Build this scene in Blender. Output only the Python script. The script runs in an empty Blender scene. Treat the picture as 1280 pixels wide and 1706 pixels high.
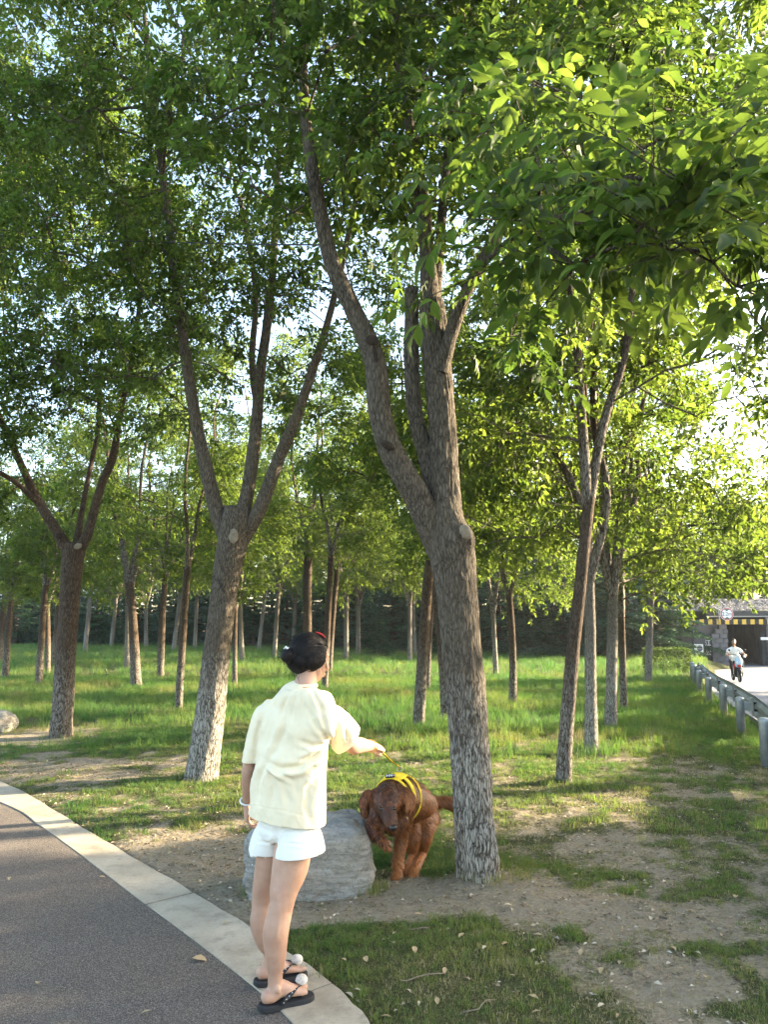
import bpy, bmesh, math, random
import numpy as np
from mathutils import Vector, Matrix, Euler
random.seed(7)
SC = bpy.context.scene
COL = SC.collection
PI = math.pi
R = math.radians

# ------------------------------------------------------------------ camera
CAMH = 1.63
PITCH = R(8.3)
FPX = 1280.0
cam_d = bpy.data.cameras.new('camera')
cam_d.sensor_fit = 'VERTICAL'
cam_d.sensor_height = 24.0
cam_d.lens = 24.0 * FPX / 1706.0
cam_d.clip_start = 0.05
cam_d.clip_end = 3000
cam = bpy.data.objects.new('camera', cam_d)
COL.objects.link(cam)
cam.location = (0, 0, CAMH)
cam.rotation_euler = (PI / 2 + PITCH, 0, 0)
SC.camera = cam

# ------------------------------------------------------------------ sky, sun, exposure
SUN_AZ = R(72)      # clockwise from +Y (the view direction) towards +X
SUN_EL = R(17)
world = bpy.data.worlds.new('World')
SC.world = world
world.use_nodes = True
wn = world.node_tree
wn.nodes.clear()
wo = wn.nodes.new('ShaderNodeOutputWorld')
wb = wn.nodes.new('ShaderNodeBackground')
ws = wn.nodes.new('ShaderNodeTexSky')
ws.sky_type = 'NISHITA'
ws.sun_disc = False
ws.sun_elevation = SUN_EL
ws.sun_rotation = SUN_AZ
ws.air_density = 1.0
ws.dust_density = 2.2
ws.ozone_density = 0.6
wb.inputs['Strength'].default_value = 0.14
wn.links.new(ws.outputs[0], wb.inputs[0])
wn.links.new(wb.outputs[0], wo.inputs[0])
world.cycles.sampling_method = 'MANUAL'
world.cycles.sample_map_resolution = 256
sun_d = bpy.data.lights.new('sun', 'SUN')
sun_d.energy = 5.0
sun_d.angle = R(0.5)
sun_d.color = (1.0, 0.83, 0.58)
sun = bpy.data.objects.new('sun', sun_d)
COL.objects.link(sun)
SDIR = Vector((math.sin(SUN_AZ) * math.cos(SUN_EL), math.cos(SUN_AZ) * math.cos(SUN_EL), math.sin(SUN_EL)))
sun.rotation_euler = SDIR.to_track_quat('Z', 'Y').to_euler()
sun.location = (30, 10, 20)
SC.view_settings.view_transform = 'Standard'
SC.view_settings.look = 'None'
SC.view_settings.gamma = 1.0
SC.view_settings.use_curve_mapping = False
SC.view_settings.exposure = 2.8
SC.render.engine = 'CYCLES'
SC.cycles.max_bounces = 4
SC.cycles.diffuse_bounces = 2
SC.cycles.glossy_bounces = 2
SC.cycles.transmission_bounces = 3
SC.cycles.transparent_max_bounces = 4
SC.cycles.use_denoising = True
SC.cycles.use_adaptive_sampling = True
SC.cycles.adaptive_threshold = 0.015

# ------------------------------------------------------------------ helpers
def P(u, v, d):
    """world point whose place in the 1280x1706 photograph is (u, v), at forward distance d"""
    x = (u - 640.0) / FPX; y = (853.0 - v) / FPX
    dy = math.cos(PITCH) - math.sin(PITCH) * y
    dz = math.sin(PITCH) + math.cos(PITCH) * y
    s = d / dy
    return Vector((x * s, d, CAMH + dz * s))
def G(u, v, z=0.0):
    x = (u - 640.0) / FPX; y = (853.0 - v) / FPX
    dy = math.cos(PITCH) - math.sin(PITCH) * y
    dz = math.sin(PITCH) + math.cos(PITCH) * y
    s = (z - CAMH) / dz
    return Vector((x * s, dy * s, z))
def mpp(d, v=853):
    """metres per photograph pixel at forward distance d"""
    y = (853.0 - v) / FPX
    return d / (math.cos(PITCH) - math.sin(PITCH) * y) / FPX

def _h(ix, iy, iz):
    n = (ix.astype(np.int64) * 374761393 + iy.astype(np.int64) * 668265263 + iz.astype(np.int64) * 2147483647) & 0xffffffff
    n = ((n ^ (n >> 13)) * 1274126177) & 0xffffffff
    n = (n ^ (n >> 16)) & 0xffffffff
    return n.astype(np.float64) / 4294967295.0
def vnoise(p):
    """smooth value noise 0..1 for an (n,3) array"""
    p = np.asarray(p, float)
    i = np.floor(p); f = p - i; f = f * f * (3 - 2 * f)
    ix, iy, iz = i[:, 0], i[:, 1], i[:, 2]
    r = 0
    for a in (0, 1):
        for b in (0, 1):
            for c in (0, 1):
                w = (f[:, 0] if a else 1 - f[:, 0]) * (f[:, 1] if b else 1 - f[:, 1]) * (f[:, 2] if c else 1 - f[:, 2])
                r = r + w * _h(ix + a, iy + b, iz + c)
    return r
def fbm(p, oct=4, gain=0.5):
    p = np.asarray(p, float); a = 1.0; t = 0; s = 0
    for k in range(oct):
        t = t + a * vnoise(p + 17.3 * k); s += a; a *= gain; p = p * 2.03
    return t / s
def sstep(a, b, x):
    t = np.clip((np.asarray(x, float) - a) / (b - a), 0, 1)
    return t * t * (3 - 2 * t)

def np_mesh(name, V, faces_list, smooth=False):
    """V (n,3); faces_list: list of (m,k) int arrays of equal k"""
    me = bpy.data.meshes.new(name)
    V = np.ascontiguousarray(V, dtype=np.float32)
    me.vertices.add(len(V)); me.vertices.foreach_set('co', V.ravel())
    loops = np.concatenate([f.ravel() for f in faces_list]).astype(np.int32)
    tot = np.concatenate([np.full(len(f), f.shape[1], np.int32) for f in faces_list])
    start = np.concatenate([[0], np.cumsum(tot)[:-1]]).astype(np.int32)
    me.loops.add(len(loops)); me.loops.foreach_set('vertex_index', loops)
    me.polygons.add(len(tot)); me.polygons.foreach_set('loop_start', start); me.polygons.foreach_set('loop_total', tot)
    if smooth:
        me.polygons.foreach_set('use_smooth', np.ones(len(tot), bool))
    me.update(calc_edges=True); me.validate()
    return me
def add_attr(me, name, vals):
    a = me.attributes.new(name, 'FLOAT', 'POINT'); a.data.foreach_set('value', np.ascontiguousarray(vals, dtype=np.float32))
def obj(name, me, mat=None, parent=None, loc=(0, 0, 0)):
    o = bpy.data.objects.new(name, me); COL.objects.link(o)
    if mat is not None and me is not None and len(me.materials) == 0: me.materials.append(mat)
    o.parent = parent; o.location = loc
    return o
def tag(o, label=None, cat=None, group=None, kind=None):
    if label: o['label'] = label
    if cat: o['category'] = cat
    if group: o['group'] = group
    if kind: o['kind'] = kind
    return o
def empty(name, loc, label, cat, group=None, rz=0.0):
    o = bpy.data.objects.new(name, None); COL.objects.link(o); o.location = loc; o.rotation_euler = (0, 0, rz)
    o.empty_display_size = 0.1
    return tag(o, label, cat, group)

class MB:
    """collects boxes, tubes and polygons, then builds one mesh"""
    def __init__(s): s.v = []; s.f = []; s.n = 0
    def add(s, V, F):
        V = np.asarray(V, float); s.v.append(V)
        for f in F: s.f.append(tuple(int(i) + s.n for i in f))
        s.n += len(V); return s
    def box(s, c, size, rz=0.0, M=None):
        x, y, z = [a / 2 for a in size]
        V = np.array([(-x,-y,-z),(x,-y,-z),(x,y,-z),(-x,y,-z),(-x,-y,z),(x,-y,z),(x,y,z),(-x,y,z)])
        if rz: V = V @ np.array([[math.cos(rz), math.sin(rz), 0], [-math.sin(rz), math.cos(rz), 0], [0, 0, 1]])
        if M is not None: V = V @ np.array(M).T
        V = V + np.array(c)
        return s.add(V, [(0,3,2,1),(4,5,6,7),(0,1,5,4),(1,2,6,5),(2,3,7,6),(3,0,4,7)])
    def tube(s, pts, rad, n=8, cap=True, sq=1.0):
        V, F = tube_np(pts, rad, n, cap); return s.add(V, F)
    def build(s, name, mat=None, parent=None, smooth=False, loc=(0, 0, 0), bevel=0.0):
        me = bpy.data.meshes.new(name)
        V = np.concatenate(s.v) if s.v else np.zeros((0, 3))
        me.from_pydata([tuple(p) for p in V], [], s.f)
        if smooth: me.polygons.foreach_set('use_smooth', np.ones(len(me.polygons), bool))
        me.update()
        o = obj(name, me, mat, parent, loc)
        if bevel:
            b = o.modifiers.new('bevel', 'BEVEL'); b.width = bevel; b.segments = 2; b.limit_method = 'ANGLE'
        return o
def frames(pts):
    pts = np.asarray(pts, float); n = len(pts)
    T = np.zeros_like(pts); T[1:-1] = pts[2:] - pts[:-2]; T[0] = pts[1] - pts[0]; T[-1] = pts[-1] - pts[-2]
    T /= np.maximum(np.linalg.norm(T, axis=1, keepdims=True), 1e-9)
    u = np.array([1.0, 0, 0]) if abs(T[0][0]) < 0.9 else np.array([0, 1.0, 0])
    U = np.zeros_like(pts)
    for i in range(n):
        u = u - T[i] * (u @ T[i]); u /= max(np.linalg.norm(u), 1e-9); U[i] = u
    W = np.cross(T, U)
    return T, U, W
def tube_np(pts, rad, n=8, cap=True):
    pts = np.asarray(pts, float); m = len(pts)
    rad = np.broadcast_to(np.asarray(rad, float), (m,))
    T, U, W = frames(pts)
    a = np.arange(n) / n * 2 * PI
    V = pts[:, None, :] + rad[:, None, None] * (np.cos(a)[None, :, None] * U[:, None, :] + np.sin(a)[None, :, None] * W[:, None, :])
    V = V.reshape(-1, 3)
    F = []
    for i in range(m - 1):
        for j in range(n):
            k = (j + 1) % n
            F.append((i * n + j, i * n + k, (i + 1) * n + k, (i + 1) * n + j))
    if cap:
        F.append(tuple(range(n - 1, -1, -1))); F.append(tuple((m - 1) * n + j for j in range(n)))
    return V, F
def catmull(pts, step):
    """resample a polyline (columns may include radius) by a Catmull-Rom spline; step in units of the first 3 columns"""
    p = np.asarray(pts, float)
    q = np.vstack([2 * p[0] - p[1], p, 2 * p[-1] - p[-2]])
    out = []
    for i in range(1, len(q) - 2):
        L = np.linalg.norm(q[i + 1, :3] - q[i, :3]); k = max(1, int(round(L / step)))
        for t in np.arange(k) / k:
            a, b, c, d = q[i - 1], q[i], q[i + 1], q[i + 2]
            out.append(0.5 * ((2 * b) + (-a + c) * t + (2 * a - 5 * b + 4 * c - d) * t * t + (-a + 3 * b - 3 * c + d) * t ** 3))
    out.append(p[-1])
    return np.array(out)

# ------------------------------------------------------------------ material helpers
class NT:
    def __init__(s, name):
        s.m = bpy.data.materials.new(name); s.m.use_nodes = True
        s.t = s.m.node_tree; s.t.nodes.clear()
        s.out = s.t.nodes.new('ShaderNodeOutputMaterial')
    def n(s, typ, **kw):
        x = s.t.nodes.new('ShaderNode' + typ)
        for k, v in kw.items():
            if k.startswith('i_'):
                key = k[2:].replace('_', ' ')
                x.inputs[key].default_value = v
            else: setattr(x, k, v)
        return x
    def l(s, a, b): s.t.links.new(a, b)
    def coord(s, kind='Object'): return s.n('TexCoord').outputs[kind]
    def scale(s, vec, sc):
        m = s.n('Mapping'); m.inputs['Scale'].default_value = sc; s.l(vec, m.inputs['Vector']); return m.outputs[0]
    def noise(s, vec, sc, det=4, rough=0.6):
        x = s.n('TexNoise'); x.inputs['Scale'].default_value = sc; x.inputs['Detail'].default_value = det; x.inputs['Roughness'].default_value = rough
        if vec is not None: s.l(vec, x.inputs['Vector'])
        return x.outputs[0]
    def ramp(s, fac, stops):
        x = s.n('ValToRGB'); r = x.color_ramp
        while len(r.elements) > 1: r.elements.remove(r.elements[-1])
        for i, (p, c) in enumerate(stops):
            e = r.elements[0] if i == 0 else r.elements.new(p)
            e.position = p; e.color = (c if len(c) == 4 else (*c, 1)) if hasattr(c, '__len__') else (c, c, c, 1)
        if fac is not None: s.l(fac, x.inputs[0])
        return x.outputs[0]
    def mix(s, fac, a, b, mode='MIX'):
        x = s.n('Mix', data_type='RGBA', blend_type=mode)
        for sock, val in ((x.inputs[0], fac), (x.inputs[6], a), (x.inputs[7], b)):
            if hasattr(val, 'is_output'): s.l(val, sock)
            elif hasattr(val, '__len__'): sock.default_value = val if len(val) == 4 else (*val, 1)
            else: sock.default_value = val
        return x.outputs[2]
    def math(s, op, a, b=0.0, clamp=False):
        x = s.n('Math', operation=op, use_clamp=clamp)
        for sock, val in ((x.inputs[0], a), (x.inputs[1], b)):
            if hasattr(val, 'is_output'): s.l(val, sock)
            else: sock.default_value = val
        return x.outputs[0]
    def attr(s, name, typ='GEOMETRY'): return s.n('Attribute', attribute_name=name, attribute_type=typ).outputs['Fac']
    def bump(s, h, strength=0.5, dist=0.01):
        b = s.n('Bump'); b.inputs['Strength'].default_value = strength; b.inputs['Distance'].default_value = dist; s.l(h, b.inputs['Height']); return b.outputs[0]
    def bsdf(s, col, rough=0.7, spec=0.3, normal=None, **kw):
        x = s.n('BsdfPrincipled')
        for sock, val in ((x.inputs['Base Color'], col), (x.inputs['Roughness'], rough)):
            if hasattr(val, 'is_output'): s.l(val, sock)
            elif hasattr(val, '__len__'): sock.default_value = val if len(val) == 4 else (*val, 1)
            else: sock.default_value = val
        x.inputs['Specular IOR Level'].default_value = spec
        if normal is not None: s.l(normal, x.inputs['Normal'])
        for k, v in kw.items(): x.inputs[k.replace('_', ' ')].default_value = v
        return x.outputs[0]
    def done(s, sh): s.l(sh, s.out.inputs[0]); return s.m

def simple_mat(name, col, rough=0.6, spec=0.3, var=0.12, nscale=8.0, bump=0.0, bscale=60.0, **kw):
    t = NT(name); c = t.coord()
    n = t.noise(c, nscale, 5)
    dark = tuple(x * (1 - var) for x in col); lite = tuple(min(1, x * (1 + var)) for x in col)
    cc = t.ramp(n, [(0.3, dark), (0.7, lite)])
    nm = t.bump(t.noise(c, bscale, 4), bump, 0.01) if bump else None
    return t.done(t.bsdf(cc, rough, spec, nm, **kw))
# ------------------------------------------------------------------ the lie of the land
RAIL = [(2.5, 3.6), (3.45, 6.4), (4.38, 9.1), (5.29, 11.7), (6.0, 13.9), (6.62, 16.0), (7.40, 18.4), (8.25, 20.8), (8.75, 22.2)]
RX = np.array([p[0] for p in RAIL]); RY = np.array([p[1] for p in RAIL])
def rail_x(y):
    y = np.asarray(y, float)
    return np.where(y < RY[-1], np.interp(y, RY, RX), RX[-1] + (y - RY[-1]) * 0.42) + np.minimum(0, y - RY[0]) * 0.33
def road_z(y): return -0.55 * sstep(13, 29, y)
KO = [(-900, 1105), (-450, 1190), (-200, 1234), (0, 1303), (100, 1357), (200, 1416), (300, 1474), (400, 1535), (480, 1587), (555, 1640), (602, 1688), (650, 1760), (700, 1850)]
KI = [(-900, 1118), (-450, 1207), (-200, 1258), (0, 1337), (60, 1372), (130, 1422), (215, 1487), (300, 1550), (370, 1604), (430, 1652), (487, 1706), (540, 1775), (590, 1860)]
KOW = np.array([tuple(G(*p))[:2] for p in KO]); KIW = np.array([tuple(G(*p))[:2] for p in KI])
def kerb_x(y, W=KOW):
    o = np.argsort(W[:, 1]); return np.interp(y, W[o, 1], W[o, 0])
def blob(x, y, u, v, rx, ry):
    c = G(u, v); return np.exp(-(((x - c.x) / rx) ** 2 + ((y - c.y) / ry) ** 2))
DIRT = [(330, 1440, .55, .55, 1.25), (430, 1470, .45, .5, 1.2), (250, 1405, .35, .5, .7), (520, 1520, .45, .25, 1.2), (600, 1520, .4, .22, 1.1),
        (740, 1500, .6, .2, 1.2), (860, 1490, .5, .25, .6), (960, 1520, .7, .3, .35), (1120, 1530, .8, .3, .5), (1250, 1560, .6, .4, .3),
        (1030, 1640, .32, .2, .9), (1180, 1690, .5, .25, .6), (930, 1600, .2, .15, .5), (1080, 1440, 1.2, .7, .35), (950, 1400, .8, .6, .25), (660, 1470, .25, .25, .6),
        (60, 1275, 1.4, .7, .5), (170, 1290, .9, .6, .45), (-150, 1250, 1.5, .8, .5), (60, 1228, .9, .8, 1.1), (1100, 1290, 1.2, 1.0, .35), (240, 1340, .7, .6, .35), (1300, 1640, .6, .4, .5)]
LUSH = [(640, 1560, .5, .3, 1.0), (570, 1570, .25, .25, .9), (720, 1600, .45, .3, 1.0), (650, 1650, .5, .3, .7), (830, 1640, .5, .25, .8), (930, 1680, .4, .2, .6), (830, 1540, .2, .18, .6), (720, 1430, .45, .5, .8), (730, 1460, .3, .3, .8),
        (540, 1420, .3, .3, .4), (290, 1430, .15, .12, .5), (1230, 1690, .25, .12, .9), (900, 1200, 2, 2, .3)]
def dirt_f(x, y, raw=False):
    x = np.asarray(x, float); y = np.asarray(y, float)
    d = 0
    for u, v, rx, ry, s in DIRT: d = d + s * blob(x, y, u, v, rx, ry)
    for u, v, rx, ry, s in LUSH: d = d - .72 * s * blob(x, y, u, v, rx, ry)
    p = np.stack([x, y, 0 * x], 1)
    n = fbm(p * 1.7, 4) - 0.5; n2 = fbm(p * 6.0 + 5, 4, .65) - 0.5
    near = 1 - sstep(9, 15, y)
    if raw: return d + 0.12 * near + n * 1.5 * (0.35 + 0.65 * near) + n2 * 1.7 * near
    return np.clip(d + 0.10 * near + n * 1.1 * (0.35 + 0.65 * near) + n2 * 1.9 * near - 0.02, 0, 1)
MAIN = G(800, 1482)
def land(x, y):
    x = np.asarray(x, float); y = np.asarray(y, float); s = x.shape
    x = x.ravel(); y = y.ravel()
    p = np.stack([x, y, 0 * x], 1)
    amp = 1 - 0.7 * sstep(10, 25, y)
    z = (fbm(p * 0.9, 3) - 0.5) * 0.07 * amp + (fbm(p * 6, 3) - 0.5) * 0.028 * amp * (1 - sstep(8, 12, y)) + (fbm(p * 22, 3, .6) - 0.5) * 0.026 * (1 - sstep(7, 9, y))
    z += 0.07 * np.exp(-(((x - MAIN.x) / 0.55) ** 2 + ((y - MAIN.y) / 0.4) ** 2)) + 0.02
    # settle onto the kerb
    k = kerb_x(y); fade = sstep(-0.02, 0.35, x - k) * 1.0
    z = np.where(y < KOW[:, 1].max(), z * fade - 0.012 * (1 - fade), z)
    under = x < k - 0.03
    z = np.where(under & (y < KOW[:, 1].max()), -0.12, z)
    r = rail_x(y)
    t = sstep(0.1, 0.5, x - r)
    z = z * (1 - t) + (road_z(y) - 0.10) * t
    return z.reshape(s)
xs = np.unique(np.round(np.concatenate([np.arange(-6, 6, .045), np.arange(-14, -6, .25), np.arange(6, 16, .2), np.arange(-60, -14, 2.0), np.arange(16, 60, 2.0), np.arange(-1500, -60, 60.), np.arange(60, 1501, 60.)]), 3))
ys = np.unique(np.round(np.concatenate([np.arange(1.6, 8.5, .045), np.arange(8.5, 14, .12), np.arange(14, 30, .35), np.arange(30, 80, 1.5), np.arange(80, 1500, 60.), np.arange(-10, 1.6, .5), np.arange(-800, -10, 60.)]), 3))
X, Y = np.meshgrid(xs, ys)
Z = land(X, Y)
nx, ny = len(xs), len(ys)
idx = np.arange(nx * ny).reshape(ny, nx)
Fq = np.stack([idx[:-1, :-1], idx[:-1, 1:], idx[1:, 1:], idx[1:, :-1]], -1).reshape(-1, 4)
gm = np_mesh('ground', np.stack([X.ravel(), Y.ravel(), Z.ravel()], 1), [Fq], True)
DV = dirt_f(X.ravel(), Y.ravel())
add_attr(gm, 'dirt', DV)
t = NT('soil_and_turf'); c = t.coord()
n1 = t.noise(c, 3.0, 6, 0.65); n2 = t.noise(c, 45.0, 5, 0.7); n3 = t.noise(c, 220.0, 3, 0.6)
soil = t.ramp(n2, [(0.25, (.17, .137, .094)), (0.5, (.32, .268, .192)), (0.75, (.46, .395, .29))])
soil = t.mix(t.ramp(n1, [(0.35, 0.0), (0.7, 0.65)]), soil, (.33, .28, .20))
turf = t.ramp(n2, [(0.3, (.040, .052, .018)), (0.7, (.11, .115, .045))])
d = t.attr('dirt')
f = t.ramp(t.math('ADD', d, t.math('MULTIPLY', t.math('SUBTRACT', n2, 0.5), 0.9)), [(0.18, 0.0), (0.55, 1.0)])
col = t.mix(f, turf, soil)
n4 = t.noise(c, 14.0, 6, 0.7)
col = t.mix(t.ramp(n4, [(.38, .55), (.55, 0.0)]), col, t.mix(1.0, col, (.66, .62, .56), 'MULTIPLY'))
col = t.mix(t.ramp(n3, [(.62, 0.0), (.72, .6)]), col, (.42, .36, .26))
bh = t.math('ADD', t.math('ADD', t.math('MULTIPLY', n2, 0.7), t.math('MULTIPLY', n3, 0.3)), n4)
ground_m = t.done(t.bsdf(col, 0.95, 0.1, t.bump(bh, 1.0, 0.045)))
g = tag(obj('ground', gm, ground_m), kind='structure')

# ------------------------------------------------------------------ asphalt path and the kerb slabs
t = NT('asphalt_aggregate'); c = t.coord()
v = t.n('TexVoronoi'); v.inputs['Scale'].default_value = 280; t.l(c, v.inputs['Vector'])
vc = t.n('SeparateColor'); t.l(v.outputs['Color'], vc.inputs[0])
st = t.ramp(vc.outputs[0], [(0.0, (.066, .054, .044)), (0.45, (.116, .097, .080)), (0.8, (.188, .158, .131)), (1.0, (.35, .30, .25))])
big = t.noise(c, 1.3, 5)
st = t.mix(t.ramp(big, [(0.35, 0.0), (0.65, 0.35)]), st, t.mix(1.0, st, (.62, .6, .58), 'MULTIPLY'))
dust = t.noise(c, 5.0, 6, 0.7)
st = t.mix(t.ramp(dust, [(0.55, 0.0), (0.8, 0.35)]), st, (.22, .195, .155))
asphalt_m = t.done(t.bsdf(st, 0.85, 0.25, t.bump(v.outputs['Distance'], 1.0, 0.006)))
o_ = np.argsort(KIW[:, 1]); kiw = KIW[o_]
yy = np.unique(np.concatenate([np.arange(-8, 26, .25), kiw[:, 1]])); yy = yy[(yy < kiw[-1, 1])]
kx = np.interp(yy, kiw[:, 1], kiw[:, 0])
V = []; F = []
for i, (a, b) in enumerate(zip(yy, kx)):
    V += [(b + 0.03, a, 0.0), (b - 5.5 - a * .1, a, 0.0), (b + 0.03, a, -0.1), (b - 5.5 - a * .1, a, -0.1)]
for i in range(len(yy) - 1):
    a = 4 * i; F += [(a + 1, a, a + 4, a + 5), (a, a + 2, a + 6, a + 4)]
me = bpy.data.meshes.new('path'); me.from_pydata(V, [], F); me.update()
tag(obj('path', me, asphalt_m), kind='structure')

t = NT('kerb_concrete'); c = t.coord()
a = t.noise(c, 2.2, 6, 0.65); b = t.noise(c, 60, 5, 0.7)
col = t.ramp(a, [(0.28, (.215, .18, .13)), (0.48, (.355, .305, .225)), (0.75, (.455, .395, .295))])
st_ = t.noise(c, 9, 6, .75); col = t.mix(t.ramp(st_, [(.52, 0.0), (.68, .55)]), col, (.17, .15, .12))
col = t.mix(t.ramp(b, [(0.3, 0.45), (0.5, 0.0)]), col, (.2, .18, .15))
v = t.n('TexVoronoi'); v.inputs['Scale'].default_value = 35; t.l(c, v.inputs['Vector'])
kerb_m = t.done(t.bsdf(col, 0.9, 0.2, t.bump(b, 0.5, 0.006)))
kerb = empty('kerb', (0, 0, 0), None, None); tag(kerb, kind='structure')
def along(W, s):
    d = np.concatenate([[0], np.cumsum(np.linalg.norm(np.diff(W, axis=0), axis=1))]); d /= d[-1]
    return np.stack([np.interp(s, d, W[:, 0]), np.interp(s, d, W[:, 1])], 1)
def kerb_pts(s):
    # the same arc position on both edges, matched by photograph row order
    return along(KOW, s), along(KIW, s)
ks = np.linspace(0, 1, 4001); ko = catmull(np.c_[KOW, np.zeros(len(KOW))], .03)[:, :2]; ki = catmull(np.c_[KIW, np.zeros(len(KIW))], .03)[:, :2]
# joints: ground points on the outer edge, joined square to the inner edge
JO = [G(-620, 1160), G(-260, 1222), G(-40, 1290), G(127, 1372), G(322, 1487), G(556, 1641), G(690, 1830)]
def nearest(W, p): return int(np.argmin(((W - np.array([p[0], p[1]])) ** 2).sum(1)))
jo = [nearest(ko, j) for j in JO]; ji = []
for k in jo:
    if k == jo[5]: ji.append(nearest(ki, G(481, 1668)))
    else: ji.append(nearest(ki, ko[k]))
for a in range(len(jo) - 1):
    A = ko[jo[a]:jo[a + 1] + 1]; B = ki[ji[a]:ji[a + 1] + 1]
    if len(A) < 2 or len(B) < 2: continue
    m = 14; s = np.linspace(0.006, 0.994, m)
    A = along(A, s); B = along(B, s)
    V = []; F = []
    zt = 0.004 + 0.0015 * ((a * 37) % 3)
    for i in range(m):
        jit = 0.006 * math.sin(i * 2.1 + a) + .005 * math.sin(i * 5.3)
        V += [(A[i][0] + jit, A[i][1], zt), (B[i][0] + 0.003, B[i][1], zt), (A[i][0] + jit, A[i][1], -.11), (B[i][0] + 0.003, B[i][1], -.11)]
    for i in range(m - 1):
        q = 4 * i; F += [(q, q + 4, q + 5, q + 1), (q, q + 2, q + 6, q + 4), (q + 1, q + 5, q + 7, q + 3)]
    F += [(0, 1, 3, 2), (4 * m - 4, 4 * m - 2, 4 * m - 1, 4 * m - 3)]
    me = bpy.data.meshes.new('kerb_slab'); me.from_pydata(V, [], F); me.update()
    bm = bmesh.new(); bm.from_mesh(me); bmesh.ops.recalc_face_normals(bm, faces=bm.faces); bm.to_mesh(me); bm.free()
    ob = obj('kerb_slab', me, kerb_m, kerb)
    bv = ob.modifiers.new('bevel', 'BEVEL'); bv.width = 0.0025; bv.segments = 1; bv.limit_method = 'ANGLE'; bv.angle_limit = R(50)

# ------------------------------------------------------------------ concrete road beyond the guard rail
t = NT('road_concrete'); c = t.coord()
a = t.noise(c, 0.5, 6, 0.65); b = t.noise(c, 30, 5, 0.7)
col = t.ramp(a, [(0.3, (.16, .16, .17)), (0.7, (.23, .23, .24))])
col = t.mix(t.ramp(b, [(0.3, 0.3), (0.5, 0.0)]), col, (.22, .22, .22))
v = t.n('TexVoronoi', feature='DISTANCE_TO_EDGE'); v.inputs['Scale'].default_value = 0.55
w = t.n('VectorMath', operation='ADD'); t.l(c, w.inputs[0])
nz = t.n('TexNoise'); nz.inputs['Scale'].default_value = 1.5; t.l(c, nz.inputs['Vector']); t.l(nz.outputs['Color'], w.inputs[1]); t.l(w.outputs[0], v.inputs['Vector'])
col = t.mix(t.ramp(v.outputs['Distance'], [(0.0, 0.75), (0.012, 0.0)]), col, (.09, .09, .09))
road_m = t.done(t.bsdf(col, 0.85, 0.25, t.bump(b, 0.3, 0.01)))
V = []; F = []
ry = np.concatenate([np.arange(-30, 12, 2.), np.arange(12, 46, 0.75), np.arange(46, 70, 4.)])
for i, y in enumerate(ry):
    x0 = float(rail_x(y)) + 0.52; z = float(road_z(y))
    w_ = 7.0
    V += [(x0, y, z), (x0 + w_, y, z + 0.02), (x0, y, z - .15), (x0 + w_, y, z - .15)]
for i in range(len(ry) - 1):
    q = 4 * i; F += [(q, q + 1, q + 5, q + 4), (q, q + 4, q + 6, q + 2), (q + 1, q + 3, q + 7, q + 5)]
me = bpy.data.meshes.new('road'); me.from_pydata(V, [], F); me.update()
tag(obj('road', me, road_m), kind='structure')
# ------------------------------------------------------------------ bark and leaves
def bark_mat(name, c0, c1, c2, white=0.0, wtop=1.05, cell=46.0):
    t = NT(name); c = t.coord()
    wv = t.n('TexNoise'); wv.inputs['Scale'].default_value = 9; wv.inputs['Detail'].default_value = 3; t.l(c, wv.inputs['Vector'])
    wm = t.n('VectorMath', operation='MULTIPLY_ADD'); t.l(wv.outputs['Color'], wm.inputs[0]); wm.inputs[1].default_value = (.055, .055, .10); t.l(c, wm.inputs[2])
    s1 = t.scale(wm.outputs[0], (1, 1, .15)); s2 = t.scale(c, (1, 1, .3))
    vo = t.n('TexVoronoi', feature='DISTANCE_TO_EDGE'); vo.inputs['Scale'].default_value = cell; t.l(s1, vo.inputs['Vector'])
    n1 = t.noise(s2, 60, 6, .75); n2 = t.noise(c, 3.5, 5, .6); n3 = t.noise(s1, 150, 4)
    ridge = t.ramp(vo.outputs['Distance'], [(0.0, 0.05), (0.14, 0.55), (0.42, 1.0)])
    h = t.math('ADD', t.math('MULTIPLY', ridge, .42), t.math('MULTIPLY', n1, .85))
    col = t.ramp(h, [(0.40, c0), (0.66, c1), (0.98, c2)])
    col = t.mix(t.ramp(n2, [(0.35, 0.0), (0.75, 0.5)]), col, tuple(x * 1.3 for x in c1))
    if white:
        sx = t.n('SeparateXYZ'); t.l(c, sx.inputs[0])
        hz = t.math('ADD', sx.outputs[2], t.math('MULTIPLY', t.math('SUBTRACT', n2, 0.5), 1.1))
        hh = t.ramp(t.math('SUBTRACT', wtop + 0.5, hz), [(0.05, 0.0), (0.75, 1.0)])
        pn = t.ramp(t.math('ADD', t.math('MULTIPLY', t.noise(s2, 30, 6, .8), .75), t.math('MULTIPLY', ridge, .25)), [(0.42, 0.05), (0.60, 1.0)])
        col = t.mix(t.math('MULTIPLY', t.math('MULTIPLY', hh, pn), white), col, (.50, .475, .42))
    return t.done(t.bsdf(col, 0.92, 0.12, t.bump(t.math('ADD', h, t.math('MULTIPLY', n3, .2)), 0.9, 0.014)))
bark_big = bark_mat('ash_bark_whitewashed', (.024, .019, .014), (.092, .076, .057), (.20, .172, .135), 0.62, 0.95, 62.)
bark_mid = bark_mat('tree_bark', (.020, .014, .010), (.075, .054, .038), (.15, .115, .085), 0.36, 0.9, 60.)
bark_pale = bark_mat('pale_bark', (.05, .042, .033), (.135, .117, .095), (.24, .215, .18), 0.45, 1.1, 70.)
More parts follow.
